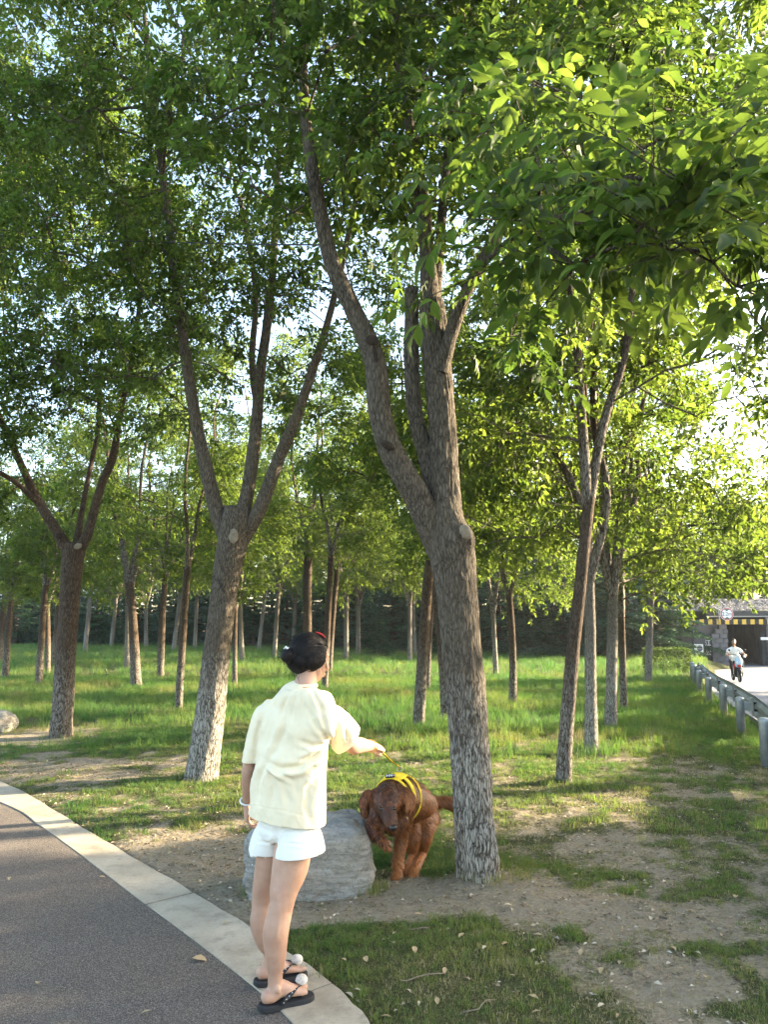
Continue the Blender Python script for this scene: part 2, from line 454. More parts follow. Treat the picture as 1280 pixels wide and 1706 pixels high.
def leaf_mat(name, lo, hi, tr_lo, tr_hi, tmix=0.46, gloss=0.14):
    t = NT(name); a = t.attr('tint')
    df = t.bsdf(t.ramp(a, [(0.0, lo), (1.0, hi)]), 0.5, gloss)
    tr = t.n('BsdfTranslucent'); t.l(t.ramp(a, [(0.0, tr_lo), (1.0, tr_hi)]), tr.inputs[0])
    m = t.n('MixShader'); m.inputs[0].default_value = tmix; t.l(df, m.inputs[1]); t.l(tr.outputs[0], m.inputs[2])
    return t.done(m.outputs[0])
leaf_m = leaf_mat('ash_leaf', (.017, .030, .012), (.044, .064, .022), (.09, .165, .020), (.25, .36, .048))
leaf_young = leaf_mat('young_leaf', (.027, .044, .015), (.066, .092, .029), (.12, .20, .022), (.30, .40, .05), 0.48)
leaf_dark = leaf_mat('dark_leaf', (.022, .044, .014), (.05, .085, .026), (.05, .10, .01), (.12, .19, .02), 0.3)
needle_m = leaf_mat('conifer_needle', (.022, .050, .026), (.058, .115, .055), (.03, .07, .024), (.07, .15, .045), 0.25, 0.1)

def rot_from_dirs(D, roll_up):
    """orthonormal frames (n,3,3) with x axis D and z axis near roll_up"""
    D = D / np.maximum(np.linalg.norm(D, axis=1, keepdims=True), 1e-9)
    Zv = roll_up - D * (roll_up * D).sum(1, keepdims=True)
    bad = np.linalg.norm(Zv, axis=1) < 1e-4
    Zv[bad] = np.array([1.0, 0, 0]) - D[bad] * D[bad][:, :1]
    Zv /= np.linalg.norm(Zv, axis=1, keepdims=True)
    Yv = np.cross(Zv, D)
    return np.stack([D, Yv, Zv], 2)
LEAF2 = (np.array([(0, 0, 0), (.42, .5, .10), (1, 0, -.12), (.42, -.5, .10)]), np.array([(0, 2, 1), (0, 3, 2)]))
LEAF6 = (np.array([(0, 0, 0), (.22, .34, .06), (.5, .5, .09), (.8, .27, .0), (1.0, 0, -.16), (.8, -.27, .0), (.5, -.5, .09), (.22, -.34, .06), (.5, 0, .0)]),
         np.array([(8, 1, 0), (8, 2, 1), (8, 3, 2), (8, 4, 3), (8, 5, 4), (8, 6, 5), (8, 7, 6), (8, 0, 7)]))
def compound(n_pair, rach, ll, lw):
    """leaflet frames of a pinnate leaf: positions, directions, ups, lengths"""
    pos = []; dr = []; up = []; ln = []
    for k in range(n_pair):
        s = 0.35 + 0.5 * k / max(1, n_pair - 1)
        for sg in (-1, 1):
            pos.append((s * rach, 0, -0.10 * s * s * rach)); a = R(58 - 12 * k)
            dr.append((math.cos(a), sg * math.sin(a), -0.28 - 0.1 * s)); up.append((0.1, 0.25 * sg, 1)); ln.append(ll * (0.85 + 0.15 * math.sin(PI * s)))
    pos.append((rach, 0, -0.10 * rach)); dr.append((1, 0, -0.35)); up.append((0.3, 0, 1)); ln.append(ll * 1.1)
    return np.array(pos), np.array(dr, float), np.array(up, float), np.array(ln), lw
def scatter_leaflets(O, D, U, size, comp, leaf, rng):
    """compound leaves at O with axis D and up U -> leaflet frames and mesh arrays"""
    M = rot_from_dirs(D, U)
    pos, dr, up, ln, lw = comp
    m = len(O); k = len(pos)
    Pp = O[:, None, :] + size[:, None, None] * np.einsum('mij,kj->mki', M, pos)
    dd = np.einsum('mij,kj->mki', M, dr) + rng.normal(0, .22, (m, k, 3))
    uu = np.einsum('mij,kj->mki', M, up) + rng.normal(0, .30, (m, k, 3))
    Lf = rot_from_dirs(dd.reshape(-1, 3), uu.reshape(-1, 3))
    L = (size[:, None] * ln[None, :] * rng.uniform(.72, 1.22, (m, k))).ravel()
    return Pp.reshape(-1, 3), Lf, L, lw
def leaf_arrays(Pp, Lf, L, lw, leaf, tint):
    LV, LF = leaf
    S = np.stack([L, L * lw, L], 1)
    V = Pp[:, None, :] + np.einsum('nij,nkj->nki', Lf, LV[None] * S[:, None, :])
    n = len(Pp); F = (LF[None] + (np.arange(n) * len(LV))[:, None, None]).reshape(-1, 3)
    return V.reshape(-1, 3), F, np.repeat(tint, len(LV))
def leaf_mesh(name, arr):
    V, F, T = arr; me = np_mesh(name, V, [F]); add_attr(me, 'tint', T); return me

def grow(limbs, centers, rng, zmin=-9e9, tip=0.004, step=0.25, ns=5, start=0.25):
    """limbs: list of (k,4) arrays x,y,z,r.  Branch out from them to every centre; returns branch tube arrays"""
    pos = []; rr = []; 
    for L in limbs:
        a = catmull(L, 0.2); k0 = int(len(a) * start)
        pos += list(a[k0:, :3]); rr += list(a[k0:, 3])
    pos = np.array(pos); nl = len(pos)
    ok = pos[:, 2] > zmin
    pos = pos[ok]; base_r = np.array(rr)[ok]; nl = len(pos)
    N = len(centers)
    d0 = np.array([np.min(np.linalg.norm(pos - c, axis=1)) for c in centers]); order = np.argsort(d0)
    parents = [-1] * nl; P_ = [p for p in pos]; arr = np.zeros((nl + N * 40, 3)); arr[:nl] = pos; cnt = nl
    paths = []
    depth = np.zeros(nl + N * 40)
    for i in order:
        c = centers[i]; q = arr[:cnt]
        dv = c - q; L = np.linalg.norm(dv, axis=1)
        cost = L + 0.7 * np.maximum(0, q[:, 2] - c[2] + 0.3 * L) + 0.05 * depth[:cnt]
        j = int(np.argmin(cost)); n = q[j]; L = L[j]
        k = max(2, int(L / step))
        ctrl = n + 0.5 * (c - n) + np.array([0, 0, 0.10 * L]) + rng.normal(0, 0.07 * L, 3)
        s = np.linspace(0, 1, k + 1)[:, None]
        path = (1 - s) ** 2 * n + 2 * s * (1 - s) * ctrl + s * s * c
        ids = [j]
        for m_ in range(1, k + 1):
            if cnt >= len(arr): break
            arr[cnt] = path[m_]; parents.append(ids[-1]); depth[cnt] = depth[j] + 1; ids.append(cnt); cnt += 1
        paths.append(ids)
    # pipe-model radii
    w = np.zeros(cnt); ends = [p[-1] for p in paths]
    for e in ends: w[e] += 1
    for i in range(cnt - 1, nl - 1, -1):
        w[parents[i]] += w[i]
    rad = tip * np.maximum(w, 1) ** 0.42
    Vs = []; Fs = []; off = 0; a = np.arange(ns) / ns * 2 * PI
    for ids in paths:
        pts = arr[ids]; r = rad[ids].copy(); r[0] = r[1] if len(r) > 1 else r[0]
        if ids[0] < nl: r = np.minimum(r, base_r[ids[0]] * 0.8)
        T, U, W = frames(pts)
        V = pts[:, None, :] + r[:, None, None] * (np.cos(a)[None, :, None] * U[:, None, :] + np.sin(a)[None, :, None] * W[:, None, :])
        m_ = len(pts); ii = np.arange((m_ - 1) * ns); i0 = ii // ns; j0 = ii % ns; j1 = (j0 + 1) % ns
        F = np.stack([i0 * ns + j0, i0 * ns + j1, (i0 + 1) * ns + j1, (i0 + 1) * ns + j0], 1)
        Vs.append(V.reshape(-1, 3)); Fs.append(F + off); off += len(Vs[-1])
    return np.concatenate(Vs), np.concatenate(Fs)
def twigs_leaves(centers, axis, rng, T=4, K=5, tl=(.25, .55), droop=.35, size=(.8, 1.2), comp=None, leaf=LEAF2, tint0=None):
    """twigs from each cluster centre with compound leaves along them"""
    N = len(centers)
    C = np.repeat(centers, T, 0)
    out = C - axis(C); out[:, 2] *= 0.5
    out /= np.maximum(np.linalg.norm(out, axis=1, keepdims=True), 1e-6)
    D = out * 0.5 + rng.normal(0, .75, C.shape); D[:, 2] = D[:, 2] * 0.7 + 0.12
    D /= np.linalg.norm(D, axis=1, keepdims=True)
    L = rng.uniform(*tl, len(C))
    s = (np.arange(K) + .6) / K
    Pt = C[:, None, :] + D[:, None, :] * (L[:, None] * s[None, :])[:, :, None]
    Pt[:, :, 2] -= droop * (s[None, :] ** 2) * L[:, None] * 0.6
    side = rng.normal(0, 1, (len(C), K, 3)); side[:, :, 2] *= .4
    d = D[:, None, :] * 0.55 + side * 0.75; d[:, :, 2] -= droop
    O = Pt.reshape(-1, 3); d = d.reshape(-1, 3)
    up = np.tile([0, 0, 1.0], (len(O), 1)) + rng.normal(0, .35, (len(O), 3))
    sz = rng.uniform(*size, len(O))
    Pp, Lf, Ln, lw = scatter_leaflets(O, d, up, sz, comp, leaf, rng)
    k = len(comp[0])
    tint = np.clip(np.repeat(rng.normal(.42, .22, N), T * K * k) + rng.normal(0, .16, len(Pp)), 0, 1)
    # twig prisms
    e = C + D * L[:, None]; e[:, 2] -= droop * 0.6 * L
    a = np.arange(3) / 3 * 2 * PI
    Fm = rot_from_dirs(D, np.tile([0, 0, 1.0], (len(D), 1)) + 1e-3)
    ring = np.cos(a)[None, :, None] * Fm[:, None, :, 1] + np.sin(a)[None, :, None] * Fm[:, None, :, 2]
    TV = np.concatenate([C[:, None, :] + 0.0038 * ring, e[:, None, :] + 0.0015 * ring], 1).reshape(-1, 3)
    TF = np.array([(0, 1, 4, 3), (1, 2, 5, 4), (2, 0, 3, 5)])
    TF = (TF[None] + (np.arange(len(C)) * 6)[:, None, None]).reshape(-1, 4)
    return (Pp, Lf, Ln, lw, tint), (TV, TF)
def env_points(lobes, N, rng, shell=0.55, mind=0.0):
    """points through a set of ellipsoid lobes (x,y,z,rx,ry,rz), denser towards the outside"""
    vol = np.array([l[3] * l[4] * l[5] for l in lobes]) ** 0.8; pr = vol / vol.sum()
    out = []
    while len(out) < N:
        l = lobes[rng.choice(len(lobes), p=pr)]
        d = rng.normal(0, 1, 3); d /= np.linalg.norm(d); r = rng.uniform(0, 1) ** (1 / (3 + 2 * shell))
        p = np.array(l[:3]) + d * r * np.array(l[3:6])
        if mind and out and np.min(np.linalg.norm(np.array(out) - p, axis=1)) < mind: 
            if rng.random() < 0.85: continue
        out.append(p)
    return np.array(out)

def trunk_mesh(name, L, n=40, step=0.03, ridge=0.0, flare=0.0, seed=0, knobs=(), origin=None):
    """limb given as (k,4) world rows; furrowed surface; origin subtracted"""
    a = catmull(L, step); p = a[:, :3]; r = np.maximum(a[:, 3], 0.004)
    T, U, W = frames(p)
    s = np.concatenate([[0], np.cumsum(np.linalg.norm(np.diff(p, axis=0), axis=1))])
    th = np.arange(n) / n * 2 * PI
    S, TH = np.meshgrid(s, th, indexing='ij'); Rr = np.repeat(r[:, None], n, 1)
    q = np.stack([np.cos(TH).ravel() * 1.0, np.sin(TH).ravel() * 1.0, S.ravel()], 1)
    lump = (fbm(q * np.array([1.3, 1.3, 2.2]) + seed * 9.1, 3) - .5).reshape(S.shape)
    Rr = Rr * (1 + 0.16 * lump)
    if flare:
        f = np.exp(-S / 0.16) * flare; lob = 0.6 + 0.55 * np.sin(TH * 5 + seed) * 0.6
        Rr = Rr * (1 + f * lob)
    if ridge:
        w = fbm(q * np.array([2.2, 2.2, 2.6]) + seed, 3).reshape(S.shape)
        qq = np.stack([(np.cos(TH) * 7.5 * r.mean() / .15 + 2.2 * w).ravel(), (np.sin(TH) * 7.5 * r.mean() / .15 + 2.2 * w).ravel(), (S * 6.5).ravel()], 1)
        rg = 1 - np.abs(vnoise(qq) - .5) * 2; rg2 = 1 - np.abs(vnoise(qq * 2.1 + 7) - .5) * 2
        hgt = (0.65 * rg ** 2 + 0.35 * rg2 ** 2).reshape(S.shape)
        Rr = Rr + ridge * (0.45 - hgt)
    V = p[:, None, :] + Rr[:, :, None] * (np.cos(TH)[:, :, None] * U[:, None, :] + np.sin(TH)[:, :, None] * W[:, None, :])
    V = V.reshape(-1, 3)
    for kx, ky, kz, kr, kh in knobs:
        c = np.array([kx, ky, kz]); dd = np.linalg.norm(V - c, axis=1)
        ax = p[np.argmin(np.linalg.norm(p - c, axis=1))]; od = (c - ax) / max(1e-6, np.linalg.norm(c - ax))
        V = V + od[None] * (kh * np.exp(-(dd / kr) ** 2))[:, None]
    m = len(p); idx = np.arange(m * n).reshape(m, n)
    F = np.stack([idx[:-1], np.roll(idx[:-1], -1, 1), np.roll(idx[1:], -1, 1), idx[1:]], -1).reshape(-1, 4)
    V = np.vstack([V, p[-1:] + T[-1] * r[-1] * .15]); tip = len(V) - 1
    Ft = np.stack([idx[-1], np.roll(idx[-1], -1), np.full(n, tip)], 1)
    if origin is not None: V = V - np.array(origin)
    return np_mesh(name, V, [F, Ft], True)
def px_limb(rows, d, base=None):
    """rows (u, v, width_px, forward offset) -> world x,y,z,r"""
    out = []
    for row in rows:
        u, v, w = row[:3]; dy = row[3] if len(row) > 3 else 0.0
        q = P(u, v, d + dy); out.append((q.x, q.y, q.z, 0.5 * w * mpp(d + dy, v)))
    return np.array(out)

def big_tree(name, label, base_uv, trunk_rows, limb_rows, lobes, N, seed, comp, leaf, T, K, size, mat_leaf, bark, ridge=.012, n=56, step=.03, near=0, stubs=(), tl=(.25, .55), extra=None, knobs=(), droop=.35, tintshift=0.0):
    rng = np.random.default_rng(seed)
    b = G(*base_uv); d = b.y
    root = empty(name, (b.x, b.y, 0), label, 'tree')
    o = np.array([b.x, b.y, 0.0])
    TR = px_limb(trunk_rows, d); 
    first = TR[0].copy(); first[2] = -0.12; TR = np.vstack([first, TR])
    kn = []
    for (u, v, dy, kr, kh) in knobs:
        q = P(u, v, d + dy); kn.append((q.x, q.y, q.z, kr, kh))
    obj('trunk', trunk_mesh('trunk', TR, n, step, ridge, .28, seed, kn, o), bark, root)
    limbs = []
    for k, rows in enumerate(limb_rows):
        L = px_limb(rows, d); limbs.append(L)
        obj('limb', trunk_mesh('limb', L, max(12, n // 2), step * 1.3, ridge * .55, 0, seed + k, (), o), bark, root)
    for k, rows in enumerate(stubs):
        L = px_limb(rows, d)
        obj('limb_stub', trunk_mesh('limb_stub', L, max(12, n // 2), step, ridge * .6, 0, seed + 20 + k, (), o), bark, root)
    C = env_points(lobes, N, rng, .55, .0)
    if extra is not None: C = np.vstack([C, np.array(extra)])
    BV, BF = grow([L for L in limbs], C, rng, start=.35)
    ax = TR[-1, :3]
    (Pp, Lf, Ln, lw, tint), (TV, TF) = twigs_leaves(C, lambda c: np.tile(ax, (len(c), 1)) + np.c_[np.zeros((len(c), 2)), np.maximum(0, c[:, 2] - ax[2]) * .8], rng, T, K, tl, droop, size, comp, leaf)
    tint = np.clip(tint + tintshift, 0, 1)
    keep = Pp[:, 2] > 0.5
    if near:
        # nothing right in front of the lens
        dist = np.linalg.norm(Pp - np.array([0, 0, CAMH]), axis=1); keep &= dist > 1.35
    Pp, Lf, Ln, tint = Pp[keep], Lf[keep], Ln[keep], tint[keep]
    obj('branches', np_mesh('branches', np.vstack([BV, TV]) - o, [np.vstack([BF, TF + len(BV)])]), bark, root)['kind'] = 'stuff'
    sel = np.zeros(len(Pp), bool)
    if near:
        rel = Pp - np.array([0, 0, CAMH]); cp, sp = math.cos(PITCH), math.sin(PITCH)
        zc = rel[:, 1] * cp + rel[:, 2] * sp; yc = -rel[:, 1] * sp + rel[:, 2] * cp
        u = rel[:, 0] / np.maximum(zc, .1); v = yc / np.maximum(zc, .1)
        vis = (zc > .3) & (np.abs(u) < .5) & (np.abs(v) < .665)
        score = np.where(vis, Ln / np.maximum(zc, .1), 0)
        sel[np.argsort(-score)[:near]] = True
        LV, LF = leaf
        shared = np_mesh('leaf', LV * np.array([1, lw, 1]), [LF]); add_attr(shared, 'tint', np.full(len(LV), .45)); shared.materials.append(mat_leaf)
        for i in np.nonzero(sel)[0]:
            lo = bpy.data.objects.new('leaf', shared); COL.objects.link(lo); lo.parent = root
            M = Matrix(((*(Lf[i][0] * Ln[i]), Pp[i][0] - o[0]), (*(Lf[i][1] * Ln[i]), Pp[i][1] - o[1]), (*(Lf[i][2] * Ln[i]), Pp[i][2] - o[2]), (0, 0, 0, 1)))
            lo.matrix_local = M
    r_ = ~sel
    cr = obj('crown', leaf_mesh('crown', leaf_arrays(Pp[r_] - o, Lf[r_], Ln[r_], lw, leaf, tint[r_])), mat_leaf, root); cr['kind'] = 'stuff'
    return root

COMP7 = compound(3, .20, .088, .46)
COMP5 = compound(2, .17, .092, .46)
COMPS = compound(2, .15, .082, .48)
# ---- the big forked tree by the dog
def lobe(u, v, d, r, rz=None, ry=None):
    q = P(u, v, d); return (q.x, q.y, q.z, r, ry or r, rz or r * .8)
A_trunk = [(800, 1480, 74), (797, 1440, 70), (790, 1350, 67), (783, 1250, 66), (776, 1150, 65), (767, 1050, 66), (760, 975, 70), (752, 915, 76), (744, 870, 62), (741, 800, 50, .02), (737, 700, 46, .03), (730, 620, 46, .03), (723, 545, 45, .02), (718, 500, 40, .0)]
A_limbs = [
    [(752, 960, 40, .0), (728, 900, 46, .0), (700, 835, 46, -.03), (655, 758, 43, -.06), (634, 690, 38, -.08), (626, 610, 36, -.10), (612, 565, 34, -.12), (588, 515, 30, -.16), (556, 445, 28, -.2), (536, 365, 25, -.25), (519, 275, 21, -.3), (506, 150, 16, -.35), (500, 0, 12, -.4), (480, -200, 7, -.5)],
    [(718, 520, 34, .0), (712, 420, 26, .05), (703, 330, 24, .1), (690, 240, 19, .1), (672, 150, 15, .1), (660, 20, 12, .15), (650, -160, 8, .2)],
    [(735, 620, 26, -.02), (748, 570, 24, -.06), (764, 520, 23, -.1), (795, 450, 20, -.15), (838, 370, 17, -.25), (890, 250, 15, -.4), (945, 90, 12, -.6), (990, -80, 8, -.8)],
    [(722, 510, 24, .02), (732, 420, 18, .2), (742, 300, 14, .4), (760, 150, 11, .6), (770, -20, 8, .8)],
    [(790, 455, 12, -.16), (850, 400, 11, -.6), (930, 340, 10, -1.1), (1020, 300, 8, -1.6), (1120, 300, 6, -2.0)],
]
A_stubs = [[(738, 880, 24, .04), (726, 820, 30, .06), (711, 760, 28, .07), (692, 690, 26, .08), (686, 600, 25, .08), (686, 530, 24, .07), (687, 480, 21, .06)],
           [(760, 915, 40, -.03), (774, 897, 26, -.10), (781, 885, 19, -.13)]]
A_lobes = [lobe(540, 120, 4.9, 1.2), lobe(480, -250, 4.8, 1.5), lobe(700, 60, 5.3, 1.4), lobe(900, 120, 5.0, 1.5), lobe(1080, 60, 4.6, 1.5, 1.1), lobe(780, -350, 5.0, 2.2, 1.6),
           lobe(760, 260, 4.6, .9, .6), lobe(930, 330, 4.0, .9, .5), lobe(1050, 330, 3.2, .75, .36), lobe(1180, 300, 2.9, .6, .34), lobe(1000, 430, 2.9, .40, .17), lobe(1180, 440, 2.6, .38, .17), lobe(880, 430, 3.3, .4, .2), lobe(1240, 120, 3.8, 1.2, .8)]
rngx = np.random.default_rng(5)
A_extra = [tuple(P(u, v - (62 if d < 3 else 0), d)) for u, v, d in [(905, 470, 2.5), (960, 505, 2.35), (1040, 470, 2.2), (1120, 480, 2.3), (1190, 500, 2.1), (1250, 470, 2.2), (1090, 420, 2.1), (990, 400, 2.3), (900, 350, 2.4), (870, 190, 2.6), (820, 270, 2.7), (1170, 390, 2.0), (1270, 380, 2.3), (1230, 540, 2.2), (850, 560, 4.5), (860, 590, 4.4)]]
big_tree('forked_tree', 'big tree with thick furrowed whitewashed trunk forking in two beside the dog', (800, 1480), A_trunk, A_limbs, A_lobes, 450, 11, COMP7, LEAF6, 4, 5, (.56, 1.0), leaf_m, bark_big, ridge=.016, n=88, step=.02, near=300, stubs=A_stubs, extra=A_extra, knobs=[(775, 893, -.1, .09, .05), (655, 745, -.18, .05, .02), (610, 560, -.2, .05, .015)])
# ---- second tree, left of the girl
B_trunk = [(335, 1300, 54), (340, 1260, 52), (352, 1170, 48), (363, 1070, 44), (374, 980, 45), (384, 920, 50), (393, 875, 54), (396, 845, 44)]
B_limbs = [
    [(385, 905, 34), (362, 855, 26), (343, 780, 23, -.05), (326, 700, 20, -.1), (310, 600, 18, -.15), (300, 520, 17, -.2), (289, 430, 15, -.25), (275, 320, 12, -.3), (255, 180, 10, -.3), (240, 20, 7, -.3)],
    [(395, 880, 28), (412, 820, 23, .05), (426, 720, 20, .1), (434, 620, 17, .15), (445, 540, 15, .2), (455, 440, 12, .25), (462, 300, 10, .3), (470, 120, 8, .3), (470, -60, 6, .3)],
    [(403, 895, 30), (432, 850, 24, -.05), (462, 770, 21, -.1), (492, 700, 18, -.2), (520, 620, 15, -.3), (545, 540, 12, -.4), (570, 440, 10, -.5), (600, 300, 8, -.5)],
    [(430, 690, 12, .1), (420, 600, 11, .4), (425, 480, 9, .7), (400, 330, 8, 1.0)]]
B_lobes = [lobe(270, 330, 8.1, 1.7), lobe(450, 330, 8.6, 1.6), lobe(360, 80, 8.4, 2.2), lobe(160, 150, 8.0, 1.8), lobe(560, 420, 8.0, 1.1), lobe(300, -200, 8.2, 2.6), lobe(160, 480, 7.8, 1.2), lobe(330, 520, 7.6, 1.0, .6), lobe(90, 330, 8.4, 1.5), lobe(500, 620, 8.4, .8, .5), lobe(60, 30, 8.2, 1.6), lobe(520, 500, 9.3, 1.3, .9), lobe(400, 640, 9.6, 1.1, .6), lobe(240, 650, 9.2, .8, .5), lobe(470, 560, 9.4, .9, .7)]
big_tree('forked_tree', 'leaning whitewashed tree with three upright limbs standing between kerb and lawn, left of the girl', (335, 1300), B_trunk, B_limbs, B_lobes, 530, 21, COMP5, LEAF2, 5, 6, (.58, .98), leaf_m, bark_big, ridge=.013, n=64, step=.03)
# ---- third tree at the far left
C_trunk = [(100, 1230, 36), (104, 1180, 34), (110, 1080, 32), (117, 980, 32), (122, 925, 36), (125, 905, 34)]
C_limbs = [
    [(120, 930, 24), (98, 892, 18, -.05), (62, 832, 15, -.1), (35, 775, 12, -.2), (15, 730, 11, -.3), (-15, 660, 9, -.4), (-60, 540, 7, -.4)],
    [(126, 925, 22), (146, 888, 16, .0), (168, 810, 14, .0), (188, 760, 13, -.1), (200, 690, 10, -.2), (220, 590, 8, -.2), (240, 450, 6, -.3)],
    [(125, 920, 14, .05), (136, 850, 9, .1), (150, 780, 8, .2), (163, 710, 7, .3), (165, 600, 6, .4)],
    [(70, 845, 9, -.1), (20, 800, 8, -.4), (-40, 770, 7, -.7)]]
C_lobes = [lobe(80, 600, 10.8, 1.5, .9), lobe(-60, 560, 10.6, 1.5), lobe(200, 560, 10.8, 1.3, .9), lobe(60, 400, 11.2, 1.8), lobe(240, 430, 11.4, 1.4), lobe(-60, 330, 11.2, 2.0), lobe(120, 230, 11.4, 1.8), lobe(40, 690, 10.3, .9, .5), lobe(180, 660, 10.5, .8, .45), lobe(-40, 720, 10.6, .9, .6), lobe(0, 820, 12.5, .9, .6)]
big_tree('forked_tree', 'dark barked tree with wide pale forking limbs at the far left of the lawn edge', (100, 1230), C_trunk, C_limbs, C_lobes, 470, 31, COMP5, LEAF2, 5, 6, (.66, 1.08), leaf_m, bark_mid, ridge=.012, n=48, step=.04)

# ---- slender trees: each has its own trunk, the crowns come from a few grown ones
def crown_proto(seed, H=4.6, rad=1.7, N=230, T=4, K=5, low=.12, size=(.72, 1.1), fork=3):
    rng = np.random.default_rng(seed)
    limbs = []
    for k in range(fork):
        a = 2 * PI * k / fork + rng.uniform(-.4, .4); sp = rng.uniform(.25, .55)
        pts = []
        for s in np.linspace(0, 1, 7):
            hh = s * H * rng.uniform(.8, .95) if s == 1 else s * H * .88
            rr = sp * rad * (s ** .8)
            pts.append((math.cos(a) * rr + rng.normal(0, .05) * (s > 0), math.sin(a) * rr + rng.normal(0, .05) * (s > 0), hh - (.1 if s == 0 else 0), .05 * (1 - .82 * s)))
        limbs.append(np.array(pts))
    lob = []
    for k in range(13):
        s = (k + .5) / 13; z = low + .5 + s * (H - .3); a = rng.uniform(0, 2 * PI); pr = rad * (0.45 + 0.75 * math.sin(PI * min(1, .22 + s * .78)))
        q = pr * rng.uniform(.3, .85); r = rad * rng.uniform(.36, .58) * (1.1 - .45 * s)
        lob.append((math.cos(a) * q, math.sin(a) * q, z, r, r, r * .7))
    C = env_points(lob, N, rng, .5)
    BV, BF = grow(limbs, C, rng, ns=4, start=.05)
    TVs = [BV]; TFs = [BF]; off = len(BV)
    for L in limbs:
        a_ = catmull(L, .18); V, F = tube_np(a_[:, :3], a_[:, 3], 7, False); V = np.array(V); TVs.append(V); TFs.append(np.array(F) + off); off += len(V)
    (Pp, Lf, Ln, lw, tint), (TV, TF) = twigs_leaves(C, lambda c: np.c_[np.zeros((len(c), 2)), c[:, 2] * .8], rng, T, K, (.22, .5), .35, size, COMPS, LEAF2)
    TVs.append(TV); TFs.append(TF + off)
    bm_ = np_mesh('branches', np.vstack(TVs), [np.vstack(TFs)])
    cm_ = leaf_mesh('crown', leaf_arrays(Pp, Lf, Ln, lw, LEAF2, tint))
    return bm_, cm_
PROTO = [crown_proto(s, H, r, N, fork=f) for s, H, r, N, f in [(101, 4.4, 1.6, 190, 2), (102, 4.8, 1.5, 190, 3), (103, 4.2, 1.8, 200, 4), (104, 5.2, 1.6, 200, 3), (105, 3.6, 1.5, 150, 3)]]
for (b_, c_), i in zip(PROTO, range(9)):
    b_.materials.append(bark_mid); c_.materials.append(leaf_young)
PROTO_D = []
for b_, c_ in PROTO[:3]:
    c2 = c_.copy(); c2.materials.clear(); c2.materials.append(leaf_dark); PROTO_D.append((b_, c2))
def slim_tree(label, rows, proto=0, sc=1.0, bark=None, group=None, rz=0.0, base_w=1.12, d=None, lean=None, dark=False, name='slender_tree', zs=1.0, n=20):
    b = G(rows[0][0], rows[0][1]) if d is None else Vector((P(rows[0][0], rows[0][1], d).x, d, 0))
    root = empty(name, (b.x, b.y, 0), label, 'tree', group)
    TR = px_limb(rows, b.y); o = np.array([b.x, b.y, 0.])
    f = TR[0].copy(); f[2] = -.12; f[3] *= base_w
    if d is not None: TR = TR[1:] if TR[0][2] < .05 else TR
    TR = np.vstack([f, TR])
    top = TR[-1]; dirv = TR[-1, :3] - TR[-2, :3]; dirv /= np.linalg.norm(dirv)
    obj('trunk', trunk_mesh('trunk', TR, n, .07, .006, .22, int(abs(b.x * 37)) % 50, (), o), bark or bark_mid, root)
    pb, pc = (PROTO_D if dark else PROTO)[proto]
    M = Matrix.Translation(Vector(top[:3] - o) - Vector(dirv) * 0.05 + Vector((0, 0, .35 * max(0, sc - 1)))) @ Matrix.Rotation(math.atan2(dirv[0], dirv[2]) * .6, 4, 'Y') @ Matrix.Rotation(rz, 4, 'Z') @ Matrix.Diagonal((sc * 1.12, sc * 1.12, sc * zs * 1.2, 1))
    for nm, me in (('branches', pb), ('crown', pc)):
        q = bpy.data.objects.new(nm, me); COL.objects.link(q); q.parent = root; q.matrix_local = M; q['kind'] = 'stuff'
    return root
MIDG = 'slender trees on the lawn'
S = slim_tree
S('slender brown trunk leaning right, nearest of the row beside the guard rail', [(940, 1307, 27), (944, 1220, 24), (955, 1090, 22), (968, 970, 20), (980, 850, 20), (984, 828, 19)], 0, 1.1, rz=.3, n=28)
S('straight pale trunk right behind the leaning one beside the guard rail', [(986, 1255, 24), (985, 1150, 19), (984, 1040, 18), (982, 955, 17)], 1, 1.15, bark_pale, rz=1.2, n=24)
S('third straight trunk in the row along the guard rail', [(1018, 1214, 21), (1020, 1100, 18), (1022, 990, 16)], 2, 1.25, bark_pale, rz=2.2)
S('thin dark trunk just right of the third trunk by the guard rail', [(1040, 1185, 12), (1038, 1090, 11), (1036, 1015, 10)], 3, 1.15, rz=.7)
S('lone trunk nearest to the clipped hedge and the road', [(1081, 1139, 13), (1083, 1060, 11), (1086, 985, 10)], 1, 1.3, bark_pale, rz=3.9)
S('short tree with low drooping crown standing right of the big forked tree', [(855, 1174, 14), (855, 1100, 12), (852, 1030, 11), (848, 985, 11)], 4, .8, rz=1.9)
S('slim orange-lit trunk left of the big forked tree, grass tuft at its foot', [(697, 1216, 21), (702, 1130, 19), (708, 1040, 18), (714, 960, 17), (718, 930, 16)], 3, .9, rz=2.9, n=24)
S('trunk half hidden behind the left edge of the big forked tree', [(744, 1205, 17), (738, 1100, 16), (728, 1000, 14), (722, 930, 13)], 1, .85, rz=5.0)
S('thin trunk directly behind the orange-lit slim one, left of the forked tree', [(712, 1150, 10), (716, 1060, 9), (722, 970, 8)], 4, 1.0, rz=4.0)
S('thin dark trunk just right of the head of the girl, nearer of the two', [(541, 1147, 11), (544, 1080, 11), (548, 1000, 10), (552, 925, 10)], 0, .95, rz=3.3)
S('thin trunk leaning left right behind the dark one near the head of the girl', [(549, 1122, 9), (553, 1050, 9), (562, 950, 8)], 2, .85, rz=.4)
S('thick straight trunk rising right above the head of the girl', [(512, 1122, 16), (512, 1050, 15), (512, 990, 14), (513, 920, 14)], 3, 1.2, rz=1.0, dark=False)
S('dark slim trunk with a narrow fork left of the leaning whitewashed tree', [(297, 1185, 13), (301, 1110, 12), (307, 1020, 12), (312, 945, 11)], 0, .85, rz=4.2)
